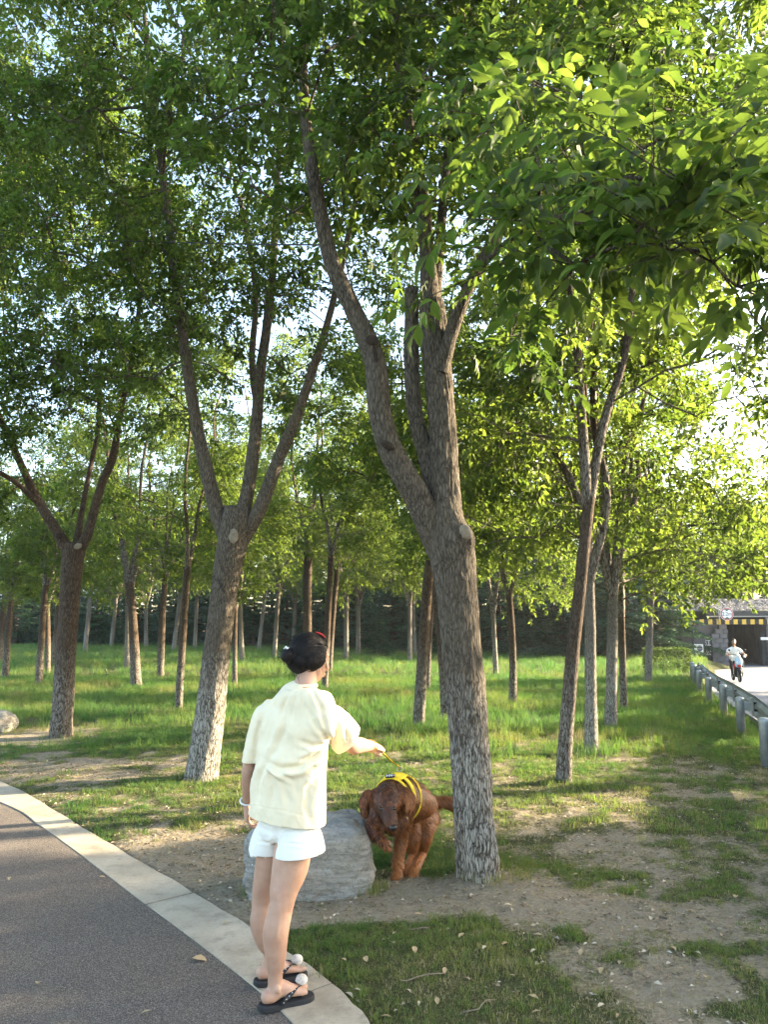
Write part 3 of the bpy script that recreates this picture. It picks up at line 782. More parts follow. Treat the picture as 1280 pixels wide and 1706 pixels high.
S('slim trunk in mid lawn between the two darkest trunks on the left', [(267, 1130, 11), (269, 1060, 11), (272, 1000, 10), (276, 955, 9)], 2, .9, rz=5.5)
S('sturdy dark trunk with orange lower half in mid lawn on the left', [(227, 1147, 19), (224, 1090, 16), (220, 1020, 14), (215, 970, 14)], 3, 1.1, rz=2.4, n=24)
S('thin dark trunk just right of the leaning whitewashed tree', [(391, 1146, 9), (391, 1080, 8), (392, 1010, 8)], 1, .85, rz=3.0)
S('dark slim trunk just left of the far left forked tree', [(64, 1143, 12), (68, 1070, 11), (73, 1000, 10), (76, 975, 10)], 2, .85, rz=1.4)
S('thin brown trunk touching the left edge of the far left forked tree', [(79, 1122, 9), (79, 1060, 9), (78, 1005, 8)], 4, .9, rz=.1)
S('slim trunk lit orange behind the far left forked tree', [(90, 1108, 11), (94, 1050, 10), (98, 985, 9)], 0, .9, rz=5.1)
S('second trunk from the left edge, leaning right with a sprig at its foot', [(8, 1132, 11), (12, 1070, 10), (18, 1000, 9)], 1, .85, rz=3.6)
S('trunk at the very left edge of the lawn, lit orange', [(-2, 1104, 10), (1, 1050, 10), (6, 1010, 9)], 3, .85, rz=.9)
FARG = 'pale thin trees at the back of the lawn'
far = [((22, 1075), (30, 1000), 8, 2, 'pale trunk far behind the orange-lit trunks near the left edge'), ((141, 1086), (151, 985), 7, 0, 'pale far trunk leaning right just right of the far left forked tree'),
       ((185, 1078), (193, 1000), 6, 1, 'thin dark far trunk between the pale leaning one and the sturdy orange one'), ((211, 1115), (213, 1010), 9, 3, 'pale mottled trunk just left of the sturdy orange-lit one'),
       ((243, 1080), (243, 1010), 6, 4, 'far upright trunk between the sturdy orange-lit one and the slim mid lawn one'), ((289, 1084), (301, 985), 7, 2, 'far pale trunk leaning right behind the narrow forked dark one'),
       ((324, 1083), (328, 1000), 6, 0, 'far pale trunk between the narrow forked tree and the leaning whitewashed tree'), ((403, 1105), (400, 1005), 8, 1, 'pale straight trunk behind the thin dark one right of the whitewashed tree'),
       ((457, 1097), (463, 1000), 7, 3, 'pale thin far trunk left of the head of the girl, nearer one'), ((431, 1084), (440, 1000), 6, 2, 'far trunk leaning right between the whitewashed tree and the girl'),
       ((488, 1080), (492, 1010), 6, 4, 'far trunk just above the hair bun of the girl'), ((577, 1101), (577, 1005), 8, 0, 'pale straight far trunk midway between the girl and the forked tree'),
       ((597, 1093), (597, 1010), 7, 4, 'darker far trunk beside the pale straight one in the middle of the lawn'), ((683, 1103), (683, 1010), 7, 1, 'far pale trunk left of the orange-lit slim one by the forked tree'),
       ((692, 1092), (688, 1010), 6, 2, 'thinner far trunk almost touching the pale one left of the forked tree'), ((827, 1123), (822, 1020), 8, 3, 'pale mottled far trunk right of the forked tree')]
for k, (a, b, w, pr, lab) in enumerate(far):
    m = ((a[0] + b[0]) / 2, (a[1] + b[1]) / 2, w)
    S(lab, [(*a, w + 1), m, (*b, w)], pr, 1.35 + .5 * ((k * 7) % 5) / 5, bark_pale, FARG, rz=k * 1.37, n=12)
# ------------------------------------------------------------------ conifers that close the back of the lawn
def conifer_proto(seed, H=8.0, rad=3.0, nb=64):
    rng = np.random.default_rng(seed); Vs = []; Fs = []; off = 0; TT = []
    bV = []; bF = []; bo = 0
    V, F = tube_np([(0, 0, -.1), (.03, 0, H * .5), (0, .02, H)], [.16, .10, .02], 8); bV.append(V); bF += [tuple(i for i in f) for f in F]; bo = len(V)
    P_ = []; D_ = []
    for k in range(nb):
        s = k / nb; z = .25 + s * (H - .4); a = k * 2.4 + rng.normal(0, .3); L = rad * (1 - s) ** .8 * rng.uniform(.7, 1.1) + .25
        d = np.array([math.cos(a), math.sin(a), 0.0])
        q = np.linspace(0, 1, 7)
        pts = np.array([0, 0, z]) + d[None] * (q * L)[:, None]; pts[:, 2] += .10 * L * np.sin(q * 2.2) - .16 * L * q ** 2
        V, F = tube_np(pts, .022 * (1 - .8 * q) * (L / 2 + .4), 4, False); bV.append(V); bF += [tuple(i + bo for i in f) for f in F]; bo += len(V)
        m = int(190 * L)
        t_ = rng.uniform(.12, 1.0, m); side = np.array([-d[1], d[0], 0])
        w = (rng.uniform(-1, 1, m)) * .32 * L * (1.05 - t_) ** .7
        O = np.array([0, 0, z])[None] + d[None] * (t_ * L)[:, None] + side[None] * w[:, None]
        O[:, 2] += .10 * L * np.sin(t_ * 2.2) - .16 * L * t_ ** 2 - np.abs(w) * .2 + rng.normal(0, .035, m)
        dd = d[None] * .7 + side[None] * np.sign(w)[:, None] * .7 + rng.normal(0, .3, (m, 3)); dd[:, 2] -= .25
        P_.append(O); D_.append(dd)
    O = np.concatenate(P_); D = np.concatenate(D_)
    Fm = rot_from_dirs(D, np.tile([0, 0, 1.], (len(O), 1)) + rng.normal(0, .4, (len(O), 3)))
    Ln = rng.uniform(.10, .22, len(O)); tint = np.clip(rng.normal(.4, .25, len(O)), 0, 1)
    spray = (np.array([(0, 0, 0), (.35, .5, .03), (.55, .12, 0), (.9, .34, -.05), (1, 0, -.1), (.8, -.4, -.05), (.5, -.1, 0), (.3, -.5, .03)]), np.array([(0, 2, 1), (0, 6, 2), (2, 4, 3), (2, 6, 4), (6, 5, 4), (0, 7, 6)]))
    cm_ = leaf_mesh('crown', leaf_arrays(O, Fm, Ln, .5, spray, tint)); cm_.materials.append(needle_m)
    bm_ = bpy.data.meshes.new('trunk'); bm_.from_pydata([tuple(v) for v in np.concatenate(bV)], [], bF); bm_.materials.append(bark_mid)
    return bm_, cm_
CON = [conifer_proto(1, 7.5, 3.0, 60), conifer_proto(2, 6.0, 2.6, 54)]
rng = np.random.default_rng(77)
def put(name, label, cat, group, x, y, z, meshes, sc, rz, zs=1.0):
    root = empty(name, (x, y, z), label, cat, group, rz)
    for nm, me in meshes:
        q = bpy.data.objects.new(nm, me); COL.objects.link(q); q.parent = root; q.scale = (sc, sc, sc * zs)
        if nm in ('crown', 'foliage', 'branches'): q['kind'] = 'stuff'
    return root
k = 0
for (u, d, s) in [(-60, 62, 1.0), (30, 60, .95), (90, 63, 1.0), (165, 58, .9), (235, 62, 1.0), (300, 57, .9), (365, 60, 1.05), (425, 55, .9), (480, 58, 1.05), (540, 52, .9), (590, 50, 1.0), (655, 47, .95), (715, 46, 1.0), (770, 44, .9), (830, 42, 1.0), (880, 41, .9), (935, 40, 1.05), (985, 39, .9), (1040, 38, 1.0), (1090, 38, .95), (1118, 43, 1.0), (-10, 69, 1.2), (60, 70, 1.1), (130, 68, 1.2), (200, 69, 1.15), (268, 68, 1.2), (335, 67, 1.15), (395, 66, 1.2), (455, 64, 1.15), (515, 62, 1.2), (565, 59, 1.1), (625, 57, 1.15), (690, 54, 1.1), (745, 53, 1.15), (800, 51, 1.1), (860, 50, 1.15), (910, 49, 1.1), (965, 48, 1.1), (1015, 47, 1.1)]:
    x = (u - 640) / FPX * d * 1.0; s = s * 1.05
    put('conifer', 'dark conifer in the dense row closing the back of the lawn', 'conifer', 'dark conifers at the back of the lawn', x, d, -.05, [('trunk', CON[k % 2][0]), ('crown', CON[k % 2][1])], s, k * 1.9, .82); k += 1
q = G(632, 1093)
put('conifer', 'small young conifer standing in front of the dark row in the middle', 'conifer', None, q.x, q.y - 1, -.05, [('trunk', CON[1][0]), ('crown', CON[1][1])], .36, .4)
# broad trees behind the conifers
def broad_proto(seed, H, rad, N, zb=.25):
    rng = np.random.default_rng(seed); lob = []
    for k_ in range(16):
        a = rng.uniform(0, 2 * PI); s = rng.uniform(0, 1); q_ = rad * rng.uniform(.2, .75); r = rad * rng.uniform(.3, .5)
        lob.append((math.cos(a) * q_, math.sin(a) * q_, H * (zb + (.87 - zb) * s), r, r, r * .75))
    C = env_points(lob, N, rng, .8)
    L0 = np.array([(0, 0, -.1, .22), (.05, 0, H * .3, .17), (0, .1, H * .6, .1), (.1, 0, H * .9, .03)])
    BV, BF = grow([L0], C, rng, ns=3, start=.2, step=.5)
    a_ = catmull(L0, .4); V, F = tube_np(a_[:, :3], a_[:, 3], 8); 
    bm_ = np_mesh('trunk', np.vstack([BV, V]), [BF, np.array([f for f in F if len(f) == 4]) + len(BV)]); bm_.materials.append(bark_mid)
    (Pp, Lf, Ln, lw, tint), _ = twigs_leaves(C, lambda c: np.c_[np.zeros((len(c), 2)), c[:, 2] * .8], rng, 5, 4, (.4, .9), .3, (1.7, 2.4), COMPS, LEAF2)
    cm_ = leaf_mesh('crown', leaf_arrays(Pp, Lf, Ln, lw, LEAF2, tint)); cm_.materials.append(leaf_dark)
    return bm_, cm_
BRO = [broad_proto(5, 10, 3.6, 420), broad_proto(6, 8.5, 3.2, 380), broad_proto(7, 15.5, 2.7, 330, .70)]
back = [(-80, 80, 1.0), (60, 78, .9), (200, 82, 1.1), (340, 76, .95), (470, 74, 1.0), (600, 70, .75), (660, 66, .85), (740, 66, 1.0), (830, 62, .95), (920, 60, 1.05), (1010, 56, 1.0), (1100, 54, .95)]
for i, (u, d, s) in enumerate(back):
    put('broadleaf_tree', 'dark leafy tree rising behind the conifer row at the back', 'tree', 'leafy trees behind the conifers', (u - 640) / FPX * d, d, 0, [('trunk', BRO[i % 2][0]), ('crown', BRO[i % 2][1])], s * 1.25, i * 2.1, 1.0)
for i, (u, d, s, lab) in enumerate([(1185, 54, .95, 'hazy leafy tree above the underpass, left of the round sign'), (1250, 58, 1.15, 'tall hazy leafy tree straight above the underpass opening'), (1325, 56, 1.1, 'hazy leafy tree above the underpass at the right edge of the picture')]):
    put('broadleaf_tree', lab, 'tree', 'trees on the embankment over the underpass', (u - 640) / FPX * d, d, 1.2, [('trunk', BRO[(i + 1) % 2][0]), ('crown', BRO[(i + 1) % 2][1])], s, 1 + i * 1.7, .8)
# unseen trees added across the road on the right, shading near ground and crowns
for i, (x, y, s, pr) in enumerate([(12.6, 8.8, .52, 0), (12.4, 5.9, .84, 1), (16.5, 6.6, .46, 0), (13.4, 2.2, .55, 1), (14.2, 12.2, .50, 1), (14.2, 15.2, .50, 1), (14.4, 18.2, .50, 1), (14.4, 21.4, .5, 1), (14.9, 24.6, .55, 1), (14.6, 12.0, 1, 2)]):
    put('broadleaf_tree', 'tall bare-stemmed shade tree added unseen across the road beyond the right edge of the picture' if pr == 2 else 'low shade tree added unseen across the road beyond the right edge of the picture', 'tree', None if pr == 2 else 'low added shade trees across the road', x, y, -.3, [('trunk', BRO[pr][0]), ('crown', BRO[pr][1])], s, i * 1.3)
# ------------------------------------------------------------------ grass: tufts scattered over the turf
def tuft(name, n, rad, h0, h1, w, seed, bend=.5):
    rng = np.random.default_rng(seed); Vs = []; Fs = []; o = 0
    for i in range(n):
        a = rng.uniform(0, 2 * PI); r = rad * math.sqrt(rng.uniform()); b = np.array([math.cos(a) * r, math.sin(a) * r, -.01])
        h = rng.uniform(h0, h1); la = a + rng.normal(0, 1.0); k = bend * rng.uniform(.2, 1.2)
        l = np.array([math.cos(la), math.sin(la), 0]); sd = np.array([-l[1], l[0], 0]); ww = w * rng.uniform(.6, 1.3)
        p1 = b + np.array([0, 0, h * .55]) + l * h * .18 * k; p2 = b + np.array([0, 0, h * (1 - .25 * k)]) + l * h * .65 * k
        Vs += [b - sd * ww * .5, b + sd * ww * .5, p1 + sd * ww * .42, p1 - sd * ww * .42, p2]
        Fs += [(o, o + 1, o + 2, o + 3), (o + 3, o + 2, o + 4)]; o += 5
    me = bpy.data.meshes.new(name); me.from_pydata([tuple(v) for v in Vs], [], Fs); me.update()
    return bpy.data.objects.new(name, me)
t = NT('grass_blade')
a = t.attr('tint', 'INSTANCER'); 
gcol = t.ramp(a, [(0.0, (.044, .098, .028)), (0.45, (.092, .140, .040)), (0.75, (.18, .17, .062)), (1.0, (.46, .39, .23))])
tcol = t.ramp(a, [(0.0, (.11, .25, .042)), (0.45, (.21, .32, .05)), (0.75, (.26, .28, .05)), (1.0, (.32, .26, .11))])
df = t.bsdf(gcol, 0.55, 0.2); tr = t.n('BsdfTranslucent'); t.l(tcol, tr.inputs[0])
m = t.n('MixShader'); m.inputs[0].default_value = .4; t.l(df, m.inputs[1]); t.l(tr.outputs[0], m.inputs[2])
grass_m = t.done(m.outputs[0])
def scatter(name, label, tufts, pts, rot, scl, tint, which, mat=None):
    """one stuff object: points carrying rotation, size and tint; geometry nodes set a tuft on each"""
    me = bpy.data.meshes.new(name); me.vertices.add(len(pts)); me.vertices.foreach_set('co', np.ascontiguousarray(pts, dtype=np.float32).ravel())
    add_attr(me, 'rot', rot); add_attr(me, 'scl', scl); add_attr(me, 'tint', tint)
    ai = me.attributes.new('which', 'INT', 'POINT'); ai.data.foreach_set('value', np.ascontiguousarray(which, dtype=np.int32))
    o = obj(name, me); tag(o, label, None, None, 'stuff')
    ng = bpy.data.node_groups.new(name + '_nodes', 'GeometryNodeTree')
    ng.interface.new_socket('Geometry', in_out='INPUT', socket_type='NodeSocketGeometry'); ng.interface.new_socket('Geometry', in_out='OUTPUT', socket_type='NodeSocketGeometry')
    N = ng.nodes; Lk = ng.links
    gi = N.new('NodeGroupInput'); go = N.new('NodeGroupOutput'); join = N.new('GeometryNodeJoinGeometry')
    mp = N.new('GeometryNodeMeshToPoints'); Lk.new(gi.outputs[0], mp.inputs[0])
    def na(nm, ty):
        x = N.new('GeometryNodeInputNamedAttribute'); x.data_type = ty; x.inputs[0].default_value = nm; return x.outputs[0]
    wh = na('which', 'INT'); rt = na('rot', 'FLOAT'); sl = na('scl', 'FLOAT')
    cx = N.new('ShaderNodeCombineXYZ'); Lk.new(rt, cx.inputs[2])
    for k, tf in enumerate(tufts):
        if not tf.data.materials: tf.data.materials.append(mat or grass_m)
        oi = N.new('GeometryNodeObjectInfo'); oi.inputs[0].default_value = tf; oi.inputs['As Instance'].default_value = True
        ip = N.new('GeometryNodeInstanceOnPoints'); Lk.new(mp.outputs[0], ip.inputs['Points']); Lk.new(oi.outputs['Geometry'], ip.inputs['Instance'])
        cm = N.new('FunctionNodeCompare'); cm.data_type = 'INT'; cm.operation = 'EQUAL'; Lk.new(wh, cm.inputs[2]); cm.inputs[3].default_value = k
        Lk.new(cm.outputs[0], ip.inputs['Selection']); Lk.new(cx.outputs[0], ip.inputs['Rotation']); Lk.new(sl, ip.inputs['Scale']); Lk.new(ip.outputs[0], join.inputs[0])
    Lk.new(join.outputs[0], go.inputs[0])
    md = o.modifiers.new('tufts', 'NODES'); md.node_group = ng
    return o
SHORT = [tuft('short_tuft', 20, .05, .015, .065, .0038, 1, .9), tuft('short_tuft', 15, .06, .02, .105, .0038, 2, 1.25), tuft('straw_tuft', 9, .06, .015, .05, .003, 3, 1.3), tuft('straw_litter', 8, .09, .012, .06, .0045, 6, 1.6)]
LONG = [tuft('long_tuft', 26, .11, .08, .20, .006, 4), tuft('long_tuft', 24, .13, .10, .26, .006, 5, .8)]
rng = np.random.default_rng(3)
def rnd_field(n, y0, y1, mx=.62, pad=1.0):
    y = np.sqrt(rng.uniform(y0 ** 2, y1 ** 2, n)); x = rng.uniform(-1, 1, n) * (mx * y + pad); return x, y
def off_hard(x, y):
    k = kerb_x(y); ok = (x > k + .02 + .05 * (vnoise(np.stack([x * 4, y * 4, 0 * x], 1)) - .35)) | (y > KOW[:, 1].max())
    ok &= x < rail_x(y) + .35
    return ok
X_ = []; 
def gather(n, y0, y1, s0, s1, lush, dry0):
    x, y = rnd_field(n, y0, y1); d = dirt_f(x, y)
    keep = (rng.uniform(0, 1, n) > (sstep(-.45, 1.25, dirt_f(x, y, True)) * .95 if not lush else d * 1.1)) & off_hard(x, y)
    x, y, d = x[keep], y[keep], d[keep]
    dry = fbm(np.stack([x * .8, y * .8, 0 * x + 3], 1), 4)
    dry = np.clip((dry - .5) * 1.6 + dry0 + d * .75 + rng.normal(0, .24 if not lush else .14, len(x)), 0, 1)
    z = land(x, y); sc = rng.uniform(s0, s1, len(x)) * (1 - .5 * d) * (.75 + .6 * vnoise(np.stack([x * 1.5, y * 1.5, 0 * x], 1)))
    wh = np.where(dry > .68, 2, rng.integers(0, 2, len(x))) if not lush else rng.integers(0, 2, len(x))
    return np.stack([x, y, z], 1), sc, dry, wh
parts = [gather(42000, 2.0, 6.0, .35, .80, False, .50), gather(34000, 6.0, 12.5, .6, 1.25, False, .44)]
xq, yq = rnd_field(15000, 2.0, 9.0); dq = sstep(.1, .9, dirt_f(xq, yq, True)); kq = (rng.uniform(0, 1, 15000) < .15 + .75 * dq) & off_hard(xq, yq); xq, yq = xq[kq], yq[kq]
parts.append((np.stack([xq, yq, land(xq, yq)], 1), rng.uniform(.5, 1.3, len(xq)), rng.uniform(.78, 1.0, len(xq)), np.full(len(xq), 3)))
pts = np.concatenate([p[0] for p in parts]); n = len(pts)
scatter('short_grass', 'short patchy grass and straw on the trodden ground', SHORT, pts, rng.uniform(0, 6.28, n), np.concatenate([p[1] for p in parts]), np.concatenate([p[2] for p in parts]), np.concatenate([p[3] for p in parts]))
parts = [gather(15000, 9.5, 24, .55, 1.0, True, .17), gather(19000, 24, 66, .9, 1.5, True, .16)]
q0 = parts[0]; kp = rng.uniform(0, 1, len(q0[0])) < sstep(9.0, 14, q0[0][:, 1] + 1.2 * (q0[0][:, 0] > -2)); parts[0] = tuple(a_[kp] for a_ in q0)
tl_ = []
for (u, v, r, k_) in [(697, 1222, .35, 40), (744, 1208, .4, 40), (986, 1258, .3, 14), (800, 1490, .3, 0), (603, 1292, .2, 0), (227, 1150, .3, 20), (64, 1146, .3, 12)]:
    c = G(u, v)
    for i in range(k_):
        a = rng.uniform(0, 6.28); q = r * math.sqrt(rng.uniform(.1, 1)); tl_.append((c.x + math.cos(a) * q, c.y + math.sin(a) * q))
tl_ = np.array(tl_); tz = land(tl_[:, 0], tl_[:, 1])
parts.append((np.c_[tl_, tz], rng.uniform(.7, 1.1, len(tl_)), rng.uniform(.0, .25, len(tl_)), rng.integers(0, 2, len(tl_))))
fr = []
for (u, v, rx, ry, k_) in [(803, 1483, .27, .20, 34), (592, 1502, .13, .10, 26), (520, 1500, .40, .12, 14), (336, 1302, .30, .24, 26), (100, 1232, .28, .25, 20), (940, 1309, .18, .16, 14), (560, 1655, .10, .22, 10), (1273, 1282, .2, .2, 10), (1235, 1228, .2, .2, 10)]:
    c = G(u, v)
    for i in range(k_):
        a = rng.uniform(0, 6.28); q = rng.uniform(.8, 1.25); fr.append((c.x + math.cos(a) * rx * q, c.y + (.12 if v > 1470 and u != 560 else 0) + math.sin(a) * ry * q))
fr = np.array(fr); parts.append((np.c_[fr, land(fr[:, 0], fr[:, 1])], rng.uniform(.22, .5, len(fr)), rng.uniform(.35, 1.0, len(fr)), rng.integers(0, 2, len(fr))))
pts = np.concatenate([p[0] for p in parts]); n = len(pts)
scatter('long_grass', 'lush long green grass of the lawn under the trees', LONG, pts, rng.uniform(0, 6.28, n), np.concatenate([p[1] for p in parts]), np.concatenate([p[2] for p in parts]), np.concatenate([p[3] for p in parts]))

# crumbs of dead leaf, bark and soil on the bare ground
t = NT('ground_litter'); a = t.attr('tint', 'INSTANCER')
litter_m = t.done(t.bsdf(t.ramp(a, [(0, (.07, .052, .034)), (.45, (.15, .115, .075)), (.75, (.26, .20, .13)), (1, (.48, .42, .32))]), .9, .1))
def flake(seed, n=3):
    r = np.random.default_rng(seed); Vs = []; Fs = []; o = 0
    for i in range(n):
        c = r.normal(0, .03, 2); L = r.uniform(.006, .016); a = r.uniform(0, 6.28); w = L * r.uniform(.25, .6); d = np.array([math.cos(a), math.sin(a)]); e = np.array([-d[1], d[0]])
        for k, (p, z) in enumerate(((-d * L, .002), (e * w, .006 + r.uniform(0, .006)), (d * L, .003), (-e * w, .004))): Vs.append((*(c + p), z))
        Fs.append((o, o + 3, o + 2, o + 1)); o += 4
    me = bpy.data.meshes.new('flakes'); me.from_pydata(Vs, [], Fs); me.update(); return bpy.data.objects.new('flakes', me)
xq, yq = rnd_field(16000, 2.0, 9.5); dq = sstep(-.2, .8, dirt_f(xq, yq, True)); kq = (rng.uniform(0, 1, 16000) < .12 + .8 * dq) & off_hard(xq, yq); xq, yq = xq[kq], yq[kq]; n = len(xq)
scatter('leaf_litter', 'crumbs of dead leaf and bark on the bare ground', [flake(1), flake(2), flake(3, 2)], np.stack([xq, yq, land(xq, yq)], 1), rng.uniform(0, 6.28, n), rng.uniform(.6, 1.5, n), rng.uniform(.25, 1, n), rng.integers(0, 3, n), litter_m)
# ------------------------------------------------------------------ guard rail: posts, spacers and the waved beam
t = NT('galvanised_steel'); c = t.coord()
n = t.noise(c, 9, 5, .65); n2 = t.noise(c, 2.0, 4)
col = t.ramp(n, [(.3, (.22, .235, .24)), (.7, (.36, .375, .38))]); col = t.mix(t.ramp(n2, [(.5, 0.0), (.72, .5)]), col, (.24, .17, .11))
steel_m = t.done(t.bsdf(col, .48, .5, None, Metallic=.55))
dark_m = simple_mat('dark_rubber', (.02, .02, .022), .6, .3)
rail = empty('guard_rail', (RAIL[2][0], RAIL[2][1], 0), 'grey steel guard rail on round posts running along the lawn edge of the road', 'guard rail')
ro = np.array([RAIL[2][0], RAIL[2][1], 0])
postme = None
for i, (x, y) in enumerate(RAIL):
    if postme is None:
        mb = MB(); mb.tube([(0, 0, -.2), (0, 0, .50), (0, 0, .535), (0, 0, .545)], [.062, .062, .062, .045], 16); postme = mb.build('post', steel_m, None, True)
        p_ = postme
    else:
        p_ = bpy.data.objects.new('post', postme.data); COL.objects.link(p_)
    p_.parent = rail; p_.location = Vector((x, y, float(land(np.array([x]), np.array([y]))[0]) - .0)) - Vector(ro)
    a = math.atan2(1.0, .34) - PI / 2
    mb = MB(); mb.box((.11, 0, .43), (.14, .06, .12)); mb.box((.17, 0, .42), (.03, .09, .26)); s_ = mb.build('spacer', steel_m, rail, False, bevel=.006); s_.location = Vector((x, y, 0)) - Vector(ro); s_.rotation_euler = (0, 0, a)
    for dz in (-.05, .05):
        mb = MB(); mb.tube([(.19, 0, .42 + dz), (.235, 0, .42 + dz)], [.018, .018], 6); b_ = mb.build('bolt', dark_m, rail); b_.location = s_.location; b_.rotation_euler = (0, 0, a)
prof = [(.0, .155), (.02, .14), (.06, .10), (.06, .065), (.01, .025), (.01, -.025), (.06, -.065), (.06, -.10), (.02, -.14), (.0, -.155)]
pts = catmull(np.c_[RX, RY, np.zeros(len(RX))], .4)[:, :2]
for i in range(0, len(pts) - 1, 11):
    seg = pts[i:i + 12]
    if len(seg) < 2: continue
    V = []; F = []
    T = np.gradient(seg, axis=0); T /= np.linalg.norm(T, axis=1, keepdims=True); Nn = np.stack([T[:, 1], -T[:, 0]], 1)
    lap = .004 * ((i // 11) % 2)
    for k, (p0, nn) in enumerate(zip(seg, Nn)):
        for (o_, h) in prof: V.append((p0[0] + nn[0] * (.19 + o_ + lap) - ro[0], p0[1] + nn[1] * (.19 + o_ + lap) - ro[1], .43 + h + lap))
        for (o_, h) in prof: V.append((p0[0] + nn[0] * (.186 + o_ + lap) - ro[0], p0[1] + nn[1] * (.186 + o_ + lap) - ro[1], .43 + h + lap))
    w = len(prof)
    for k in range(len(seg) - 1):
        for j in range(w - 1):
            q = k * 2 * w + j; F.append((q, q + 1, q + 1 + 2 * w, q + 2 * w)); q += w; F.append((q + 1, q, q + 2 * w, q + 1 + 2 * w))
    me = bpy.data.meshes.new('beam'); me.from_pydata(V, [], F); me.update(); obj('beam', me, steel_m, rail)
# low concrete edging under the rail
edge_m = simple_mat('edging_concrete', (.36, .35, .33), .9, .2, .2, 6, .4)
# ------------------------------------------------------------------ clipped hedge
def leafy_box(name, label, c, size, n, mat, rz=0., seed=1, ln=(.035, .06)):
    rng = np.random.default_rng(seed); root = empty(name, c, label, 'hedge', None, rz)
    sx, sy, sz = size
    p = rng.uniform(-.5, .5, (n, 3)); ax = rng.integers(0, 3, n); sg = np.where(rng.uniform(0, 1, n) < .5, -.5, .5)
    sh = rng.uniform(0, 1, n) < .85
    for k in range(3): p[sh & (ax == k), k] = sg[sh & (ax == k)] * (1 - .12 * rng.uniform(0, 1, (sh & (ax == k)).sum()))
    p = p * np.array(size) + np.array([0, 0, sz / 2]); p += rng.normal(0, .018, p.shape)
    cor = np.linalg.norm((p - np.array([0, 0, sz / 2])) / (np.array(size) / 2), ord=6, axis=1); p = p[cor < 1.12]
    n = len(p); D = rng.normal(0, 1, (n, 3)); D[:, 2] += .5
    Fm = rot_from_dirs(D, rng.normal(0, 1, (n, 3)))
    cr = obj('foliage', leaf_mesh('foliage', leaf_arrays(p, Fm, rng.uniform(*ln, n), .55, LEAF2, np.clip(rng.normal(.45, .25, n), 0, 1))), mat, root); cr['kind'] = 'stuff'
    mb = MB(); rngs = random.Random(seed)
    for i in range(14):
        x = rngs.uniform(-.4, .4) * sx; y = rngs.uniform(-.4, .4) * sy
        mb.tube([(x, y, -.05), (x * 1.05, y * 1.05, sz * .5), (x * 1.1 + .03, y * 1.1, sz * .9)], [.012, .008, .003], 5)
    mb.build('stems', bark_mid, root)['kind'] = 'stuff'
    return root
hp = G(1124, 1122)
leafy_box('hedge', 'box-shaped clipped green hedge at the far end of the guard rail', (hp.x - .05, hp.y + .5, -.03), (1.45, 1.1, .84), 9000, leaf_dark, -.2)
# ------------------------------------------------------------------ railway underpass
UY = 41.5
stone_m = simple_mat('grey_masonry', (.125, .125, .13), .9, .2, .35, 1.6, .6, 14)
girder_m = simple_mat('dark_girder', (.045, .047, .05), .7, .3, .3, 3)
white_m = simple_mat('white_paint', (.75, .75, .73), .6, .3, .08)
black_m = simple_mat('black_paint', (.015, .015, .016), .55, .35)
yellow_m = simple_mat('yellow_paint', (.62, .40, .06), .6, .3, .18, 5)
red_m = simple_mat('red_paint', (.42, .03, .03), .5, .4, .1)
def ux(u, d): return (u - 640) / FPX * mpp(d, 1040) * FPX
zf = float(road_z(UY)) - .0
up = empty('railway_underpass', (ux(1236, UY), UY, zf), 'grey masonry railway underpass with dark opening at the end of the road', 'underpass')
def loc(x, y, z): return (x - up.location.x, y - up.location.y, z - zf)
xl, xr = ux(1206, UY), ux(1268, UY); ztop = 1.86
sk = .28   # the passage runs on to the right of straight ahead
def passage(name, quad, mat):
    me = bpy.data.meshes.new(name); me.from_pydata([loc(*p) for p in quad], [], [(0, 1, 2, 3)]); me.update(); return obj(name, me, mat, up)
Lp = 16
mb = MB()
for (x, wdt) in ((xl - .18, .36), (xr + .18, .36)):
    a = [(x - wdt / 2, UY, zf - .1), (x + wdt / 2, UY, zf - .1), (x + wdt / 2 + sk * Lp, UY + Lp, zf - .1), (x - wdt / 2 + sk * Lp, UY + Lp, zf - .1)]
    V = [loc(*p) for p in a] + [loc(p[0], p[1], ztop + .1) for p in a]
    MB().add(V, [(0,3,2,1),(4,5,6,7),(0,1,5,4),(1,2,6,5),(2,3,7,6),(3,0,4,7)]).build('passage_wall', stone_m, up)
a = [(xl - .36, UY - .05, ztop + .101), (xr + .36, UY - .05, ztop + .101), (xr + .36 + sk * Lp, UY + Lp, ztop + .101), (xl - .36 + sk * Lp, UY + Lp, ztop + .101)]
V = [loc(*p) for p in a] + [loc(p[0], p[1], p[2] + .3) for p in a]
MB().add(V, [(0,3,2,1),(4,5,6,7),(0,1,5,4),(1,2,6,5),(2,3,7,6),(3,0,4,7)]).build('passage_roof', girder_m, up)
MB().box(loc((xl + xr) / 2 + sk * Lp, UY + Lp + .2, .6), (4, .3, 3)).build('end_wall', girder_m, up)
